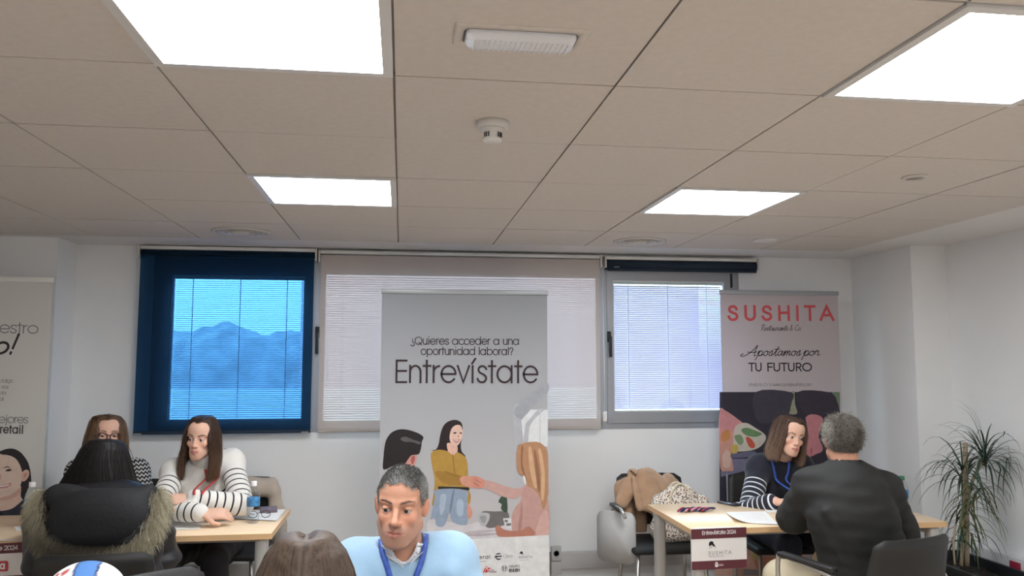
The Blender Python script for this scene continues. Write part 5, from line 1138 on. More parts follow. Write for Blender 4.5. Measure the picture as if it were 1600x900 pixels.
def stripe_mat(name, base, line, start, period, width, stop=9.0, bump=.1):
    m = bpy.data.materials.new(name); m.use_nodes = True; nt = m.node_tree; b = nt.nodes['Principled BSDF']; b.inputs['Roughness'].default_value = .85; b.inputs['Sheen Weight'].default_value = .15
    a = nt.nodes.new('ShaderNodeAttribute'); a.attribute_name = 'su'
    def mth(op, x, y):
        n = nt.nodes.new('ShaderNodeMath'); n.operation = op
        for i, q in enumerate((x, y)):
            if isinstance(q, (int, float)): n.inputs[i].default_value = q
            else: nt.links.new(q, n.inputs[i])
        return n.outputs[0]
    u = mth('SUBTRACT', a.outputs['Fac'], start); fr = mth('FLOORED_MODULO', u, period); on = mth('LESS_THAN', fr, width); g = mth('GREATER_THAN', u, 0.0); st = mth('LESS_THAN', a.outputs['Fac'], stop); k = mth('MULTIPLY', mth('MULTIPLY', on, g), st)
    mx = nt.nodes.new('ShaderNodeMix'); mx.data_type = 'RGBA'; nt.links.new(k, mx.inputs['Factor']); mx.inputs['A'].default_value = (*base, 1); mx.inputs['B'].default_value = (*line, 1); nt.links.new(mx.outputs['Result'], b.inputs['Base Color'])
    tc = nt.nodes.new('ShaderNodeTexCoord'); n = nt.nodes.new('ShaderNodeTexNoise'); n.inputs['Scale'].default_value = 26; nt.links.new(tc.outputs['Object'], n.inputs[0]); bp = nt.nodes.new('ShaderNodeBump'); bp.inputs['Strength'].default_value = bump*2; bp.inputs['Distance'].default_value = .02; nt.links.new(n.outputs['Fac'], bp.inputs['Height']); nt.links.new(bp.outputs[0], b.inputs['Normal'])
    return m
# ------------------------------------------------------------------ hair
def long_hair(bd, keyf, m0, n, base, var, tipc=None, part=0.0, seed=0, rad=.0013, guide_r=.016, cap_off=.006, m1=PI, jit=.010, voxel=.006, face_z=.060, name='hair'):
    fr, s = bd.hf, bd.hs; rg = np.random.RandomState(seed)
    def keys(sd, mm):
        return np.array([keyf(a, b) for a, b in zip(sd, mm)])*s
    gs = np.concatenate([np.full(15, -1.), np.full(15, 1.)]); gm = np.tile(np.linspace(m0, m1, 15), 2); K = keys(gs, gm); W = catmull(K, 12) @ fr.R.T+fr.c
    lo = W.min((0, 1))-.04; hi = W.max((0, 1))+.04; hc = fr.c; lo = np.minimum(lo, hc-.12*s); hi = np.maximum(hi, hc+.13*s); v = Vol(lo, hi, voxel)
    Xg = ell(np.array((0, .016, .038))*s, np.array((.074+cap_off, .094+cap_off, .080+cap_off))*s, fr)
    zl = np.array([.12, .12, face_z, face_z-.015, .02, -.03, -.07, -.075]); yl = np.array([-.2, -.105, -.075, -.05, -.035, -.02, .03, .2])
    f, a, b = Xg
    def clipped(X, Y, Z):
        dx, dy, dz = X-fr.c[0], Y-fr.c[1], Z-fr.c[2]; yy = (dx*fr.R[0, 1]+dy*fr.R[1, 1]+dz*fr.R[2, 1])/s; zz = (dx*fr.R[0, 2]+dy*fr.R[1, 2]+dz*fr.R[2, 2])/s
        return np.maximum(f(X, Y, Z), (np.interp(yy, yl, zl)-zz)*.6)
    v.add((clipped, a, b), .004)
    for g in range(len(W)):
        for i in range(11): r0 = guide_r*s*(1-.25*i/11)*(.45 if i == 0 else 1); v.add(cap(W[g, i], W[g, i+1], r0, guide_r*s*(1-.25*(i+1)/11)), .006)
    Vv, Q = v.surf(); Vv = smooth_v(Vv, Q, 4)
    qv = fr.inv(Vv)/s; ph = np.arctan2(qv[:, 0], qv[:, 1]-.016); st_ = .5+.25*np.sin(ph*61+qv[:, 2]*9)+.25*np.sin(ph*143+1.3+qv[:, 2]*14); C0 = np.array(base)[None, :]*(.45+.75*st_)[:, None]
    sd = rg.choice([-1., 1.], n); mm = m0+(m1-m0)*rg.rand(n); K = keys(sd, mm); nk = K.shape[1]
    off = rg.randn(n, 1, 3)*jit*s*np.linspace(.25, 1, nk)[None, :, None]; rad_dir = K-np.array([0, .016*s, 0]); rad_dir[..., 2] *= .3; rad_dir /= np.linalg.norm(rad_dir, axis=2, keepdims=True)+1e-6
    K = K+off+rad_dir*(guide_r*.78*s)*np.clip(rg.rand(n, 1, 1)*1.15, .35, 1.05)*np.linspace(.55, 1, nk)[None, :, None]
    S = catmull(K, 12) @ fr.R.T+fr.c; S += (np.sin(np.linspace(0, 7, 12)[None, :, None]+rg.rand(n, 1, 1)*6.28)*rg.randn(n, 1, 3)*.0016)
    t = np.linspace(0, 1, 12)[None, :, None]; cb = np.array(base)[None, None, :]*(1+var*rg.randn(n, 1, 1)); tp = cb if tipc is None else np.array(tipc)[None, None, :]*(1+var*rg.randn(n, 1, 1)); cs = np.clip(cb*(1-t**1.3)+tp*t**1.3, .002, 1)
    sv, sq, sc_ = strands(S, np.full(n, rad)*rg.uniform(.7, 1.4, n), cs, .3)
    V, Qq, Cc = merge((Vv, Q, C0), (sv, sq, sc_)); return link(name, npmesh(name, V, Qq, M_hair, Cc), bd.t)
def short_hair(bd, base, var, n, L, yl, zl, cap_off=.010, seed=0, grey=None, curl=0.0, lean=(0, -.5, .3), rad=.0009):
    fr, s = bd.hf, bd.hs; rg = np.random.RandomState(seed); hc = fr.c; v = Vol(hc-.13*s, hc+.15*s, .0042)
    f, a, b = ell(np.array((0, .016, .038))*s, np.array((.074+cap_off*.7, .094+cap_off, .080+cap_off))*s, fr); f2, a2, b2 = ell(np.array((0, -.045, .060))*s, np.array((.060+cap_off*.5, .046+cap_off*.4, .052+cap_off))*s, fr)
    def clipped(X, Y, Z):
        dx, dy, dz = X-fr.c[0], Y-fr.c[1], Z-fr.c[2]; xx = (dx*fr.R[0, 0]+dy*fr.R[1, 0]+dz*fr.R[2, 0])/s; yy = (dx*fr.R[0, 1]+dy*fr.R[1, 1]+dz*fr.R[2, 1])/s; zz = (dx*fr.R[0, 2]+dy*fr.R[1, 2]+dz*fr.R[2, 2])/s
        return np.maximum(smin(f(X, Y, Z), f2(X, Y, Z), .02), (np.interp(yy, yl, zl)+.004*np.sin(xx*140)-zz)*.7)
    v.add((clipped, a, b), .0); v.wob(.0012, 220, seed+1); Vv, Q = v.surf(); q = fr.inv(Vv)/s
    def shade(q_, w): 
        c = np.tile(np.array(base), (len(q_), 1))
        if grey is not None: g = np.clip(sst(.05, .075, np.abs(q_[:, 0]))*.9+sst(-.03, -.06, q_[:, 2])*.2+sst(-.06, -.085, q_[:, 1])*.45+w, 0, 1)[:, None]; c = c*(1-g)+np.array(grey)*g
        return c
    C0 = shade(q, np.zeros(len(q)))*.8
    ok = np.nonzero((np.linalg.norm((q-V3(0, .016, .038))/V3(.074+cap_off*.3, .094+cap_off*.3, .080+cap_off*.3), axis=1) > 1.0))[0]; id_ = rg.choice(ok, n); p = Vv[id_]; nr = q[id_]-V3(0, .016, .03); nr /= np.linalg.norm(nr, axis=1, keepdims=True); d = nr*.45+np.array(lean)+rg.randn(n, 3)*.25; d /= np.linalg.norm(d, axis=1, keepdims=True); d2 = d-nr*.35+rg.randn(n, 3)*curl; dw = d @ fr.R.T; dw2 = d2 @ fr.R.T; LL = (L*rg.uniform(.6, 1.25, n)*s)[:, None]
    S = np.stack([p-dw*.002, p+dw*LL*.4, p+dw*LL*.7+dw2*LL*.1, p+dw*LL*.7+dw2*LL*.45], 1); c = shade(q[id_], rg.randn(n)*.22)*(1+var*rg.randn(n, 1)); c = np.clip(c, .003, 1)
    sv, sq, sc_ = strands(S, np.full(n, rad), np.repeat(c[:, None, :], 4, 1), .35); V, Qq, Cc = merge((Vv, Q, C0), (sv, sq, sc_)); return link('hair', npmesh('hair', V, Qq, M_hair, Cc), bd.t)
def ribbon3(name, pts, wd, m, parent, nrm=(0, -1, 0), th=.0016, n=6):
    P = spline([Vector(p) for p in pts], n); mb = MB(); vs = []
    for i, p in enumerate(P):
        t = (P[min(i+1, len(P)-1)]-P[max(i-1, 0)]).normalized(); sd = t.cross(Vector(nrm)); sd = sd.normalized()*wd/2; up = sd.cross(t).normalized()*th; vs += [p-sd, p+sd, p+sd+up, p-sd+up]
    k = len(P); mb.add(vs, [(4*i+a, 4*i+(a+1) % 4, 4*i+4+(a+1) % 4, 4*i+4+a) for i in range(k-1) for a in range(4)]+[(0, 1, 2, 3), (4*k-1, 4*k-2, 4*k-3, 4*k-4)], True); return mb.build(name, m, parent)
M_blk = mat('black_trousers', (.012, .012, .016), .8); M_nvy = mat('navy_trousers', (.010, .013, .030), .8); M_khaki = mat('khaki_trousers', srgb(196, 184, 158), .8, noise=.04)
SK_F = srgb(222, 178, 156); SK_M = srgb(208, 154, 128); LIP = srgb(176, 98, 96)
# ------------------------------------------------------------------ man in light blue (foreground, centre)
bd = Body('man with short grey hair, light blue jumper and blue lanyard in the centre foreground', (.02, 2.46), -6)
px = bd.px; J = bd.J
bd.head(px(627, 790, 2.36), yaw=-10, pitch=3, roll=3, hs=.905)
J.update(N=px(632, 872, 2.42), C=px(634, 960, 2.46), P=V3(0, .06, .56), SL=px(702, 876, 2.44), SR=px(558, 888, 2.44), KL=V3(.12, -.30, .53), KR=V3(-.10, -.30, .53), AL=V3(.12, -.25, .10), AR=V3(-.10, -.25, .10), EL=V3(.25, -.14, .74), ER=V3(-.24, -.14, .74), WL=V3(.08, -.34, .78), WR=V3(-.10, -.34, .78))
bd.skin(SK_M, srgb(66, 52, 46), srgb(180, 110, 100), stubble=srgb(128, 112, 104), scalp=srgb(150, 126, 112), hands=[(J['WL'], (-1, -.2, 0), (0, 0, 1), 1, .4), (J['WR'], (1, -.2, 0), (0, 0, 1), -1, .4)], lid=-.0002, fem=False, fine=.0030, neck_r=.056)
eyes(bd.t, bd.hf, bd.hs, (.05, .028, .016), (-6, 0))
short_hair(bd, srgb(98, 95, 92), .22, 7500, .009, [-.2, -.10, -.072, -.050, -.040, -.028, -.005, .03, .2], [.098, .094, .072, .060, .030, .002, -.012, -.045, -.06], cap_off=.004, seed=2, grey=srgb(184, 182, 178), lean=(.2, -.75, .15), rad=.00065)
M_sky = mat('light_blue_knit', srgb(152, 184, 210), .85, noise=.03, nscale=30, bump=.25, bscale=22, sheen=.3)
def sw(v):
    for x, z0, z1 in ((-.13, .93, .78), (.135, .94, .80), (-.17, .90, .78)): v.add(cap((x, -.10, z0), (x*1.1, -.09, z1), .018, .012), .03)
jp = bd.top('jumper', M_sky, o=.014, h=.006, neck=.071, nz=-.006, wrinkle=.004, wf=44, wan=(1, 1, .5), seed=4, hem=.52, extra=sw, broad=1.03)
H = bd.hf; nb = J['N']; u = lambda x, y, z: tuple(np.array((x, y, z))+nb)
M_col = mat('checked_shirt_collar', srgb(226, 228, 232), .7, noise=.10, nscale=90)
hdp = bd.hf.p(V3(0, .02, -.07)*bd.hs); v = Vol(nb-.12, nb+.13, .0045); ax_ = hdp-nb
v.add(cap(nb-ax_*.25, nb+ax_*.95, .076, .066), 0); v.sub(cap(nb-ax_*.6, nb+ax_*1.5, .070, .060), .002); v.cut(half((0, .50, 1), nb+V3(0, -.03, .040)), .003); v.cut(half((0, -.3, -1), nb+V3(0, -.06, -.055)), .003)
v.sub(ecap(nb+V3(.0, -.10, -.045), nb+V3(-.004, -.10, .12), .006, .062, (1, 0, 0), 1.0), .004); sculpt('shirt_collar', v, M_col, bd.t)
for sx, tri in ((-1, [px(602, 868, 2.33), px(632, 893, 2.30), px(624, 878, 2.31)]), (1, [px(662, 862, 2.34), px(636, 893, 2.30), px(646, 876, 2.31)])):
    P_ = drape(jp, tri, .006, 1); mb = MB(); mb.prism([P_[0], P_[1], P_[2]], (0, -.003, 0)); mb.build('collar_point', M_col, bd.t)
M_lany = mat('blue_lanyard', srgb(58, 88, 170), .5, noise=.25, nscale=70)
for pts in ([(594, 856), (597, 870), (603, 885), (609, 905), (618, 940)], [(667, 846), (664, 864), (658, 885), (650, 905), (640, 940)]):
    ribbon3('lanyard', drape(jp, [px(x, y, 2.3) for x, y in pts], .003), .016, M_lany, bd.t, nrm=(0, -1, .2), n=1)
bd.legs(M_nvy)

# ------------------------------------------------------------------ woman in the white striped jumper
bd = Body('woman with long brown hair in a white jumper with black stripes and red lanyard', (-1.06, 4.86), 0)
px = bd.px; J = bd.J
bd.head(px(315, 685, 4.50), yaw=-8, pitch=4, roll=3, hs=.90)
J.update(N=px(324, 728, 4.60), C=px(322, 772, 4.68), P=V3(.02, .03, .56), SL=px(361, 724, 4.62), SR=px(275, 738, 4.58), EL=px(378, 788, 4.36), ER=px(247, 793, 4.30), WL=px(300, 778, 4.24), WR=px(315, 802, 4.17))
hd = [(J['WR'], (1, .10, -.02), (0, -.55, .8), 1, .42), (J['WL'], (-1, -.22, -.02), (0, -.6, .8), -1, .25)]
bd.skin(SK_F, srgb(84, 60, 50), LIP, hands=hd, smile=.6, lid=.003); eyes(bd.t, bd.hf, bd.hs, (.04, .024, .014), (-14, 0))
def kf(sd, m):
    w = (m-.72)/(PI-.72); f = np.array; sx = math.sin(m)*sd; cy = -math.cos(m)
    y0 = -.082+.15*w; z0 = .118-.9*(y0-.0)**2*4 if y0 < 0 else .120-.25*y0
    e1 = .9; P1 = (sx*.080*math.cos(e1)*1.1, .016+cy*.098*math.cos(e1), .038+.088*math.sin(e1)); P2 = (sx*.086, .012+cy*.10, .020); P3 = (sx*.088+sd*.004, .010+cy*.090, -.06); P4 = (sx*.092+sd*.008, .004+cy*.075-.01, -.13); P5 = (sx*.080+sd*.012, -.012+cy*.060-.02*(1-w), -.185-.045*(1-w))
    return [(sd*.004, y0, z0-.004), P1, P2, P3, P4, P5]
long_hair(bd, kf, .88, 3400, srgb(66, 50, 43), .25, tipc=srgb(122, 92, 72), seed=3, guide_r=.014, rad=.0010)
def neckroll(v):
    J_ = bd.J; hdp = bd.hf.p(V3(0, .02, -.07)*bd.hs); nb_ = J_['N']
    for k in (0, .35): v.add(cap(nb_+(hdp-nb_)*k+V3(0, -.004, -.01), nb_+(hdp-nb_)*(k+.32)+V3(0, -.004, -.01), .063, .061), .008)
    for x in (-.06, .07): v.add(ell(J_['C']+V3(x, -.09, .01), (.062, .055, .065)), .05)
jp = bd.top('striped_jumper', stripe_mat('white_black_stripes', srgb(226, 222, 216), (.012, .012, .016), .115, .040, .0085), o=.010, cuff=.94, wrinkle=.0025, su=stripe_su(.055), seed=6, hem=.50, extra=neckroll, cut_neck=False, arms=(.052, .048, .036))
M_red = mat('red_lanyard', srgb(186, 66, 66), .5, noise=.2, nscale=60); c = J['C']; nb = J['N']
for pts in ([(312, 738), (313, 747), (315, 756), (318, 764)], [(333, 738), (332, 747), (330, 756), (328, 764)]): ribbon3('lanyard', drape(jp, [px(x, y, 4.38) for x, y in pts], .004), .013, M_red, bd.t, nrm=(0, -1, .2), n=1)
MB().tube(spline([J['SL']+V3(-.04, .02, .075), J['SL']+V3(.01, .0, .074), J['SL']+V3(.055, -.01, .040), J['SL']+V3(.060, -.02, .0)], 5), .003, 6).build('shoulder_button_band', M_dkrub, bd.t)
bd.legs(M_blk)

# ------------------------------------------------------------------ woman in glasses behind the parka
bd = Body('woman with glasses in a black and white patterned top, half hidden by the parka', (-1.66, 4.98), 0)
px = bd.px; J = bd.J
bd.head(px(167, 682, 4.72), yaw=24, pitch=-4, roll=3, hs=.92)
J.update(N=px(168, 735, 4.80), C=px(170, 790, 4.84), P=V3(.0, .03, .56), SL=px(211, 738, 4.80), SR=px(126, 738, 4.80), EL=px(236, 800, 4.68), ER=px(105, 805, 4.68), WL=px(200, 815, 4.45), WR=px(140, 815, 4.45))
bd.skin(SK_F, srgb(110, 80, 62), LIP, hands=[(J['WL'], (-1, -.4, 0), (0, 0, 1), 1, .4), (J['WR'], (1, -.4, 0), (0, 0, 1), -1, .4)]); eyes(bd.t, bd.hf, bd.hs, (.05, .03, .02), (0, 14))
def kg(sd, m):
    w = (m-.7)/(PI-.7); sx = math.sin(m)*sd; cy = -math.cos(m); y0 = -.080+.15*w; z0 = .121-3.2*y0*y0 if y0 < 0 else .121-.25*y0; e1 = .8
    return [(-.012+sd*.004, y0, z0-.002), (sx*.068-.004, .016+cy*.078, .102), (sx*.092, .012+cy*.105, .030), (sx*.100, .012+cy*.095, -.05), (sx*.098, .008+cy*.085, -.12), (sx*.090, .0+cy*.07, -.19)]
long_hair(bd, kg, .72, 2600, srgb(104, 80, 62), .25, tipc=srgb(150, 116, 84), seed=5, guide_r=.014)
gf = lambda *q: tuple(bd.hf.p(np.array(q)*bd.hs)); M_tort = mat('tortoise_frame', srgb(72, 34, 30), .3)
gl = MB()
for sx in (-1, 1): gl.tube([gf(sx*.034+.027*math.cos(q), -.106+.010*abs(math.cos(q))*(1 if sx*math.cos(q) > 0 else 0), .000+.021*math.sin(q)+.003*math.cos(q)*sx) for q in np.linspace(0, 2*PI, 26)[:-1]], .0028, 6, closed=True)
gl.tube([gf(-.008, -.108, .006), gf(0, -.110, .009), gf(.008, -.108, .006)], .0026, 6)
for sx in (-1, 1): gl.tube([gf(sx*.062, -.096, .006), gf(sx*.080, -.05, .006), gf(sx*.082, .01, .004)], .0024, 6)
gl.build('glasses', M_tort, bd.t)
M_ikat = bpy.data.materials.new('black_white_zigzag_knit'); M_ikat.use_nodes = True; nt = M_ikat.node_tree; b = nt.nodes['Principled BSDF']; b.inputs['Roughness'].default_value = .85
tc = nt.nodes.new('ShaderNodeTexCoord'); sp_ = nt.nodes.new('ShaderNodeSeparateXYZ'); nt.links.new(tc.outputs['Object'], sp_.inputs[0])
def mth(op, x, y=0.0):
    n = nt.nodes.new('ShaderNodeMath'); n.operation = op
    for i, q in enumerate((x, y)):
        if isinstance(q, (int, float)): n.inputs[i].default_value = q
        else: nt.links.new(q, n.inputs[i])
    return n.outputs[0]
zz = mth('PINGPONG', mth('ADD', sp_.outputs['X'], mth('MULTIPLY', sp_.outputs['Y'], .6)), .013); fz = mth('FLOORED_MODULO', mth('ADD', sp_.outputs['Z'], mth('MULTIPLY', zz, .9)), .021); on = mth('LESS_THAN', fz, .0085)
mx = nt.nodes.new('ShaderNodeMix'); mx.data_type = 'RGBA'; nt.links.new(on, mx.inputs['Factor']); mx.inputs['A'].default_value = (.014, .014, .018, 1); mx.inputs['B'].default_value = (.56, .55, .52, 1); nt.links.new(mx.outputs['Result'], b.inputs['Base Color'])
bd.top('patterned_top', M_ikat, o=.010, neck=.062, wrinkle=.002, seed=8, hem=.50); bd.legs(M_blk)

# ------------------------------------------------------------------ woman in the parka, from behind
bd = Body('person with long black hair in a black parka with fur-trimmed hood, seen from behind', (-1.19, 3.60), 180)
px = bd.px; J = bd.J
bd.head(px(162, 733, 3.80), yaw=172, pitch=8, roll=-2, hs=.95)
J.update(N=px(163, 775, 3.72), C=px(158, 830, 3.66), P=V3(-.01, -.08, .56), SR=px(226, 800, 3.68), SL=px(96, 800, 3.68), ER=px(244, 874, 3.74), EL=px(70, 880, 3.74), WR=px(240, 838, 4.02), WL=px(70, 840, 4.02))
J['WR'][2] = J['WL'][2] = .79
bd.skin(SK_F, srgb(40, 30, 28), LIP, hands=[(J['WR'], (-1, .4, 0), (0, 0, 1), -1, .4), (J['WL'], (1, .4, 0), (0, 0, 1), 1, .4)], fine=.0042); eyes(bd.t, bd.hf, bd.hs, (.03, .02, .015))
def kp(sd, m):
    w = (m-.6)/(PI-.6); sx = math.sin(m)*sd; cy = -math.cos(m); y0 = -.080+.13*w; z0 = .122-3.2*y0*y0 if y0 < 0 else .122-.2*y0
    return [(.006+sd*.004, y0, z0-.002), (sx*.066, .016+cy*.080, .105), (sx*.096, .014+cy*.112, .030), (sx*.122+sd*.010, .020+cy*.118, -.055), (sx*.142+sd*.014, .026+cy*.122, -.13), (sx*.140+sd*.010, .030+cy*.115, -.205)]
long_hair(bd, kp, .62, 4200, srgb(28, 25, 25), .3, tipc=srgb(46, 38, 36), seed=7, guide_r=.020, jit=.011, rad=.0011)
M_parka = mat('black_quilted_nylon', (.012, .012, .015), .42, bump=.35, bscale=18)
def quilt(v):
    for zz in (.60, .68, .76, .84): v.add(ecap(np.array((-.15, -.05, zz)), np.array((.13, -.05, zz)), .10, .10, (0, 1, 0), 1.0), .02)
bd.top('parka', M_parka, o=.032, h=.009, wrinkle=.008, wf=62, wan=(.12, .12, 1.3), seed=9, hem=.46, neck=.085, arms=(.058, .058, .052), broad=1.05, belly=.02, extra=quilt)
v = Vol((-.34, -.38, .68), (.34, .20, 1.08), .008); hc = px(158, 800, 3.52)
v.add(ell(hc+V3(0, -.005, -.03), (.205, .085, .135)), .0); v.add(cap(px(92, 778, 3.58), px(226, 778, 3.58), .055, .055), .05); v.add(cap(px(100, 785, 3.66), px(92, 775, 3.74), .05, .04), .03); v.add(cap(px(220, 785, 3.66), px(228, 775, 3.74), .05, .04), .03); v.sub(ell(hc+V3(0, .06, .14), (.15, .075, .08)), .03); v.wob(.004, 40, 4)
sculpt('hood', v, mat('black_hood_lining', (.010, .010, .012), .75, bump=.2, bscale=60), bd.t, relax=1)
# fur along the hood edge
kp_ = spline([px(76, 770, 3.60), px(66, 790, 3.56), px(72, 815, 3.52), px(88, 838, 3.49), px(115, 853, 3.47), (px(150, 860, 3.46)), px(185, 855, 3.47), px(215, 838, 3.49), px(234, 812, 3.52), px(242, 785, 3.56), px(238, 768, 3.60)], 10)
rg = np.random.RandomState(4); n = 11000; ed = np.array([tuple(p) for p in kp_]); ti = rg.rand(n)*(len(ed)-1.001); ii = ti.astype(int); p0 = ed[ii]+(ed[ii+1]-ed[ii])*(ti-ii)[:, None]
cen = hc+V3(0, .05, .02); out = p0-cen; out[:, 1] *= .4; out /= np.linalg.norm(out, axis=1, keepdims=True); back = V3(0, -1, 0); ang = rg.uniform(-.5, 1.5, n)[:, None]; d = out*np.cos(ang)+back*np.sin(ang)+rg.randn(n, 3)*.28; d /= np.linalg.norm(d, axis=1, keepdims=True); L = rg.uniform(.035, .085, n)[:, None]; gsag = np.array([0, 0, -1.])*L*.55
S = np.stack([p0-out*.012+rg.randn(n, 3)*.007, p0+d*L*.4, p0+d*L*.75+gsag*.3, p0+d*L+gsag*.9], 1); side = np.clip(np.abs(ti/(len(ed)-1)-.42)*3.2, .18, 1)[:, None, None]; tcol = np.array([0., .4, .8, 1.])[None, :, None]; dark = np.array(srgb(58, 51, 44)); lite = np.array(srgb(188, 178, 152)); cs = dark*(1-tcol*side)+lite*tcol*side; cs = np.clip(cs*(1+.22*rg.randn(n, 1, 1)), .005, 1)
sv, sq, sc_ = strands(S, np.full(n, .0009), cs, .3); o = link('fur_trim', npmesh('fur_trim', sv, sq, M_fur, sc_), bd.t)
bd.legs(M_blk)

# ------------------------------------------------------------------ woman in navy stripes at the right table
bd = Body('woman with shoulder-length brown hair in a navy jumper with white stripes', (2.28, 4.82), 0)
px = bd.px; J = bd.J
bd.head(px(1234, 682, 4.46), yaw=2, pitch=6, roll=12, hs=.91)
J.update(N=px(1221, 718, 4.58), C=px(1210, 765, 4.66), P=V3(.03, .05, .56), SL=px(1250, 730, 4.62), SR=px(1187, 730, 4.58), EL=px(1270, 790, 4.42), ER=px(1170, 798, 4.40), WL=px(1250, 792, 4.22), WR=px(1212, 788, 4.24))
J['WL'][2] = J['WR'][2] = .785
bd.skin(SK_F, srgb(92, 66, 54), LIP, hands=[(J['WR'], (1, -.35, -.02), (0, -.3, 1), 1, .35), (J['WL'], (-.9, -.5, 0), (0, 0, 1), -1, .35)], smile=.15); eyes(bd.t, bd.hf, bd.hs, (.04, .025, .015), (8, -2))
def kr(sd, m):
    w = (m-.7)/(PI-.7); sx = math.sin(m)*sd; cy = -math.cos(m); y0 = -.082+.15*w; z0 = .120-3.4*y0*y0 if y0 < 0 else .120-.25*y0
    k = [(.012+sd*.004, y0, z0-.003), (sx*.068, .016+cy*.080, .100), (sx*.090, .012+cy*.104, .028), (sx*.094, .012+cy*.098, -.045), (sx*.098+sd*.004, .010+cy*.090, -.105), (sx*.088+sd*.006, .0+cy*.075, -.150)]
    return k
long_hair(bd, kr, .80, 3200, srgb(82, 62, 52), .22, tipc=srgb(156, 128, 108), seed=11, guide_r=.0145, rad=.0010)
jp = bd.top('striped_jumper', stripe_mat('navy_white_stripes', srgb(22, 24, 40), srgb(214, 216, 222), .125, .034, .008), o=.012, cuff=.80, wrinkle=.0025, su=stripe_su(.035), seed=12, hem=.50, neck=.058, arms=(.054, .050, .040))
nb = J['N']
for pts in ([(1212, 720), (1216, 740), (1220, 758), (1225, 782)], [(1238, 722), (1236, 740), (1232, 758), (1228, 782)]): ribbon3('lanyard', drape(jp, [px(x, y, 4.45) for x, y in pts], .004), .015, mat('blue_lanyard', srgb(58, 88, 170), .5), bd.t, nrm=(0, -1, .2), n=1)
bd.legs(M_nvy)

# ------------------------------------------------------------------ grey-haired man, from behind
bd = Body('man with grey hair in a dark jacket, seen from behind at the right table', (2.05, 3.50), 160)
px = bd.px; J = bd.J
bd.head(px(1316, 690, 3.50), yaw=165, pitch=4, roll=-3, hs=.95)
J.update(N=px(1326, 738, 3.44), C=px(1330, 800, 3.42), P=V3(.03, -.06, .56), SR=px(1379, 768, 3.46), SL=px(1270, 762, 3.50), ER=px(1408, 830, 3.60), EL=px(1240, 808, 3.66), WR=px(1392, 810, 3.92), WL=px(1262, 806, 3.96), KL=V3(-.22, .30, .51), KR=V3(.10, .42, .53), AL=V3(-.22, .26, .10), AR=V3(.12, .42, .10))
J['WR'][2] = J['WL'][2] = .79
bd.skin(SK_M, srgb(90, 84, 80), srgb(176, 108, 100), stubble=srgb(140, 124, 116), scalp=srgb(110, 100, 94), hands=[(J['WR'], (-1, .4, 0), (0, 0, 1), -1, .4), (J['WL'], (1, .5, 0), (0, 0, 1), 1, .4)], fem=False, fine=.0040, neck_r=.058); eyes(bd.t, bd.hf, bd.hs, (.03, .02, .015))
short_hair(bd, srgb(118, 112, 104), .28, 7000, .017, [-.2, -.10, -.075, -.055, -.040, -.025, .0, .04, .2], [.10, .095, .075, .060, .020, -.020, -.045, -.085, -.10], cap_off=.013, seed=6, grey=srgb(170, 166, 158), curl=.8, lean=(0, .35, -.45), rad=.0010)
M_jkt = mat('charcoal_jacket', srgb(37, 37, 37), .78, noise=.06, nscale=14, bump=.6, bscale=9)
def jk(v):
    for a, b, r in ((px(1290, 800, 3.34), px(1330, 850, 3.33), .010), (px(1280, 815, 3.38), px(1312, 870, 3.35), .010)): v.add(cap(a, b, r, r*.6), .03)
    hdp = bd.hf.p(V3(0, .02, -.07)); v.add(cap(J['N']+V3(0, 0, -.02), J['N']+(hdp-J['N'])*.55, .074, .070), .03)
bd.top('jacket', M_jkt, o=.022, h=.0085, wrinkle=.0036, wf=60, wan=(.45, .45, 1.2), seed=14, hem=.50, neck=.064, arms=(.058, .058, .050), broad=1.06, belly=.03, extra=jk, nz=.03)
bd.legs(M_khaki, o=.022)

# ------------------------------------------------------------------ foreground heads
bd = Body('person with smooth brown hair in the foreground, only the top of the head in view', (-.19, 1.66), 180)
px = bd.px; J = bd.J; bd.head(px(477, 939, 1.66), yaw=186, pitch=2, hs=.93); J.update(N=bd.hf.p(V3(0, .05, -.17)), C=bd.hf.p(V3(0, .06, -.33)))
for a, sx in (('L', 1), ('R', -1)): J['K'+a] = bd.F.p((sx*.11, -.27, .53)); J['A'+a] = bd.F.p((sx*.11, -.20, .10)); J['S'+a] = bd.hf.p(V3(sx*.165, .05, -.21)); J['E'+a] = bd.F.p((sx*.22, -.12, .70)); J['W'+a] = bd.F.p((sx*.12, -.30, .62))
bd.skin(SK_F, srgb(60, 44, 36), LIP, hands=[(J['WL'], bd.fwd, (0, 0, 1), 1, .4), (J['WR'], bd.fwd, (0, 0, 1), -1, .4)], fine=.0042); eyes(bd.t, bd.hf, bd.hs, (.03, .02, .015))
def kb(sd, m):
    w = (m-.6)/(PI-.6); sx = math.sin(m)*sd; cy = -math.cos(m); y0 = -.07+.15*w; z0 = .126-2.5*y0*y0
    return [(sd*.005, y0, z0-.004), (sx*.046+sd*.006, .016+cy*.070, .117), (sx*.088, .014+cy*.106, .045), (sx*.104, .016+cy*.110, -.05), (sx*.112, .02+cy*.112, -.15), (sx*.110, .02+cy*.11, -.26)]
long_hair(bd, kb, .62, 5000, srgb(84, 69, 58), .30, tipc=srgb(120, 98, 80), seed=13, guide_r=.016, rad=.0007, jit=.006)
bd.top('cardigan', mat('dark_cardigan', (.03, .03, .035), .8), o=.014, h=.012); bd.legs(M_blk)

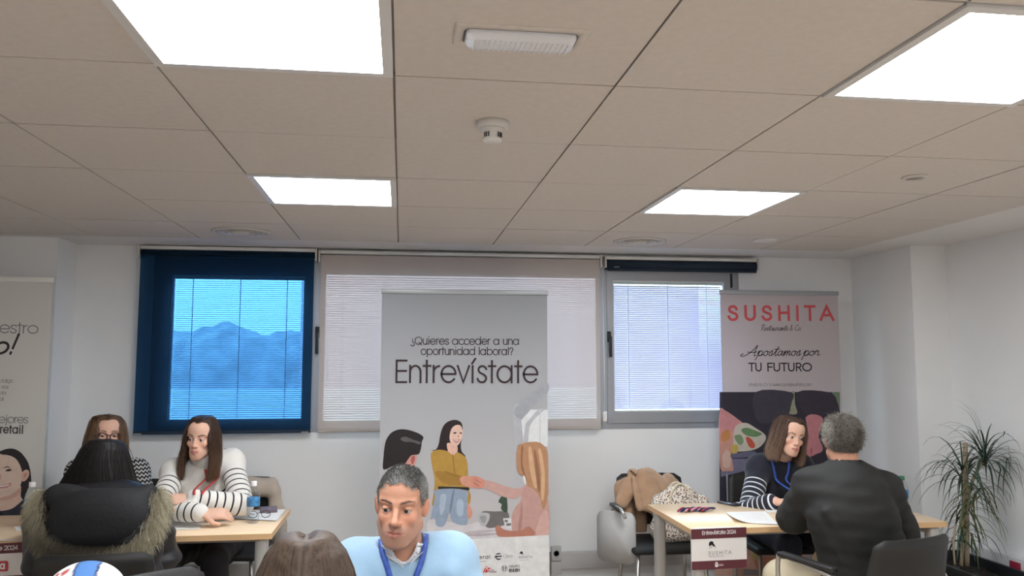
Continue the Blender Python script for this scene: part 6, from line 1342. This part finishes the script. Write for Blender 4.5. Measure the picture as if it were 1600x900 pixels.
bd = Body('person in a white, blue and red patterned cap at the bottom left', (-.70, 2.02), 180)
px = bd.px; J = bd.J; bd.head(px(138, 877, 2.0)+V3(0, 0, -.125), yaw=170, hs=.95); J.update(N=bd.hf.p(V3(0, .05, -.16)), C=bd.hf.p(V3(0, .05, -.30)), P=V3(0, 0, .52))
for a, sx in (('L', 1), ('R', -1)): J['K'+a] = bd.F.p((sx*.11, -.26, .51)); J['A'+a] = bd.F.p((sx*.11, -.20, .10)); J['S'+a] = bd.hf.p(V3(sx*.14, .05, -.20)); J['E'+a] = bd.F.p((sx*.19, -.10, .62)); J['W'+a] = bd.F.p((sx*.10, -.28, .58))
bd.skin(SK_F, srgb(60, 44, 36), LIP, hands=[(J['WL'], bd.fwd, (0, 0, 1), 1, .4), (J['WR'], bd.fwd, (0, 0, 1), -1, .4)], fine=.0045); eyes(bd.t, bd.hf, bd.hs, (.03, .02, .015))
v = Vol(bd.hf.c-.13, bd.hf.c+.14, .0045); v.add(ell((0, .012, .040), (.088, .102, .086), bd.hf), 0); v.cut(half((0, .25, -1), (0, 0, .012), bd.hf), .004)
def capcol(V):
    q = bd.hf.inv(V); C_ = np.tile(np.array(srgb(232, 230, 230)), (len(V), 1)); x, y, z = -q[:, 0], q[:, 1], q[:, 2]
    def mix(m, c): nonlocal C_; m = np.clip(m, 0, 1)[:, None]; C_ = C_*(1-m)+np.array(c)*m
    band = x-.012-.35*(y-.02)-1.6*(z-.09)*0; w_ = .024
    mix(sst(w_+.003, w_, np.abs(band)), srgb(74, 118, 176)); mix(sst(.004, .0015, np.abs(np.abs(band)-w_)), srgb(40, 48, 84))
    mix(sst(.012, .006, np.abs(x+.052+.2*y))*.9, srgb(128, 138, 156)); r_ = np.hypot(x+.028, (y-.055)*.9); mix(sst(.018, .014, r_)*sst(-.2, .3, np.sin(x*260)+np.cos(y*220)), srgb(178, 84, 84)); r2 = np.hypot(x-.062, y-.045); mix(sst(.020, .016, r2)*.7*sst(-.1, .3, np.sin(x*300+y*200)), srgb(206, 168, 176))
    return C_
sculpt('patterned_cap', v, vcol_mat('printed_cotton', .7, .3), bd.t, capcol)
bd.top('sweatshirt', mat('grey_sweatshirt', (.12, .12, .13), .8), o=.012, h=.012); bd.legs(M_blk)
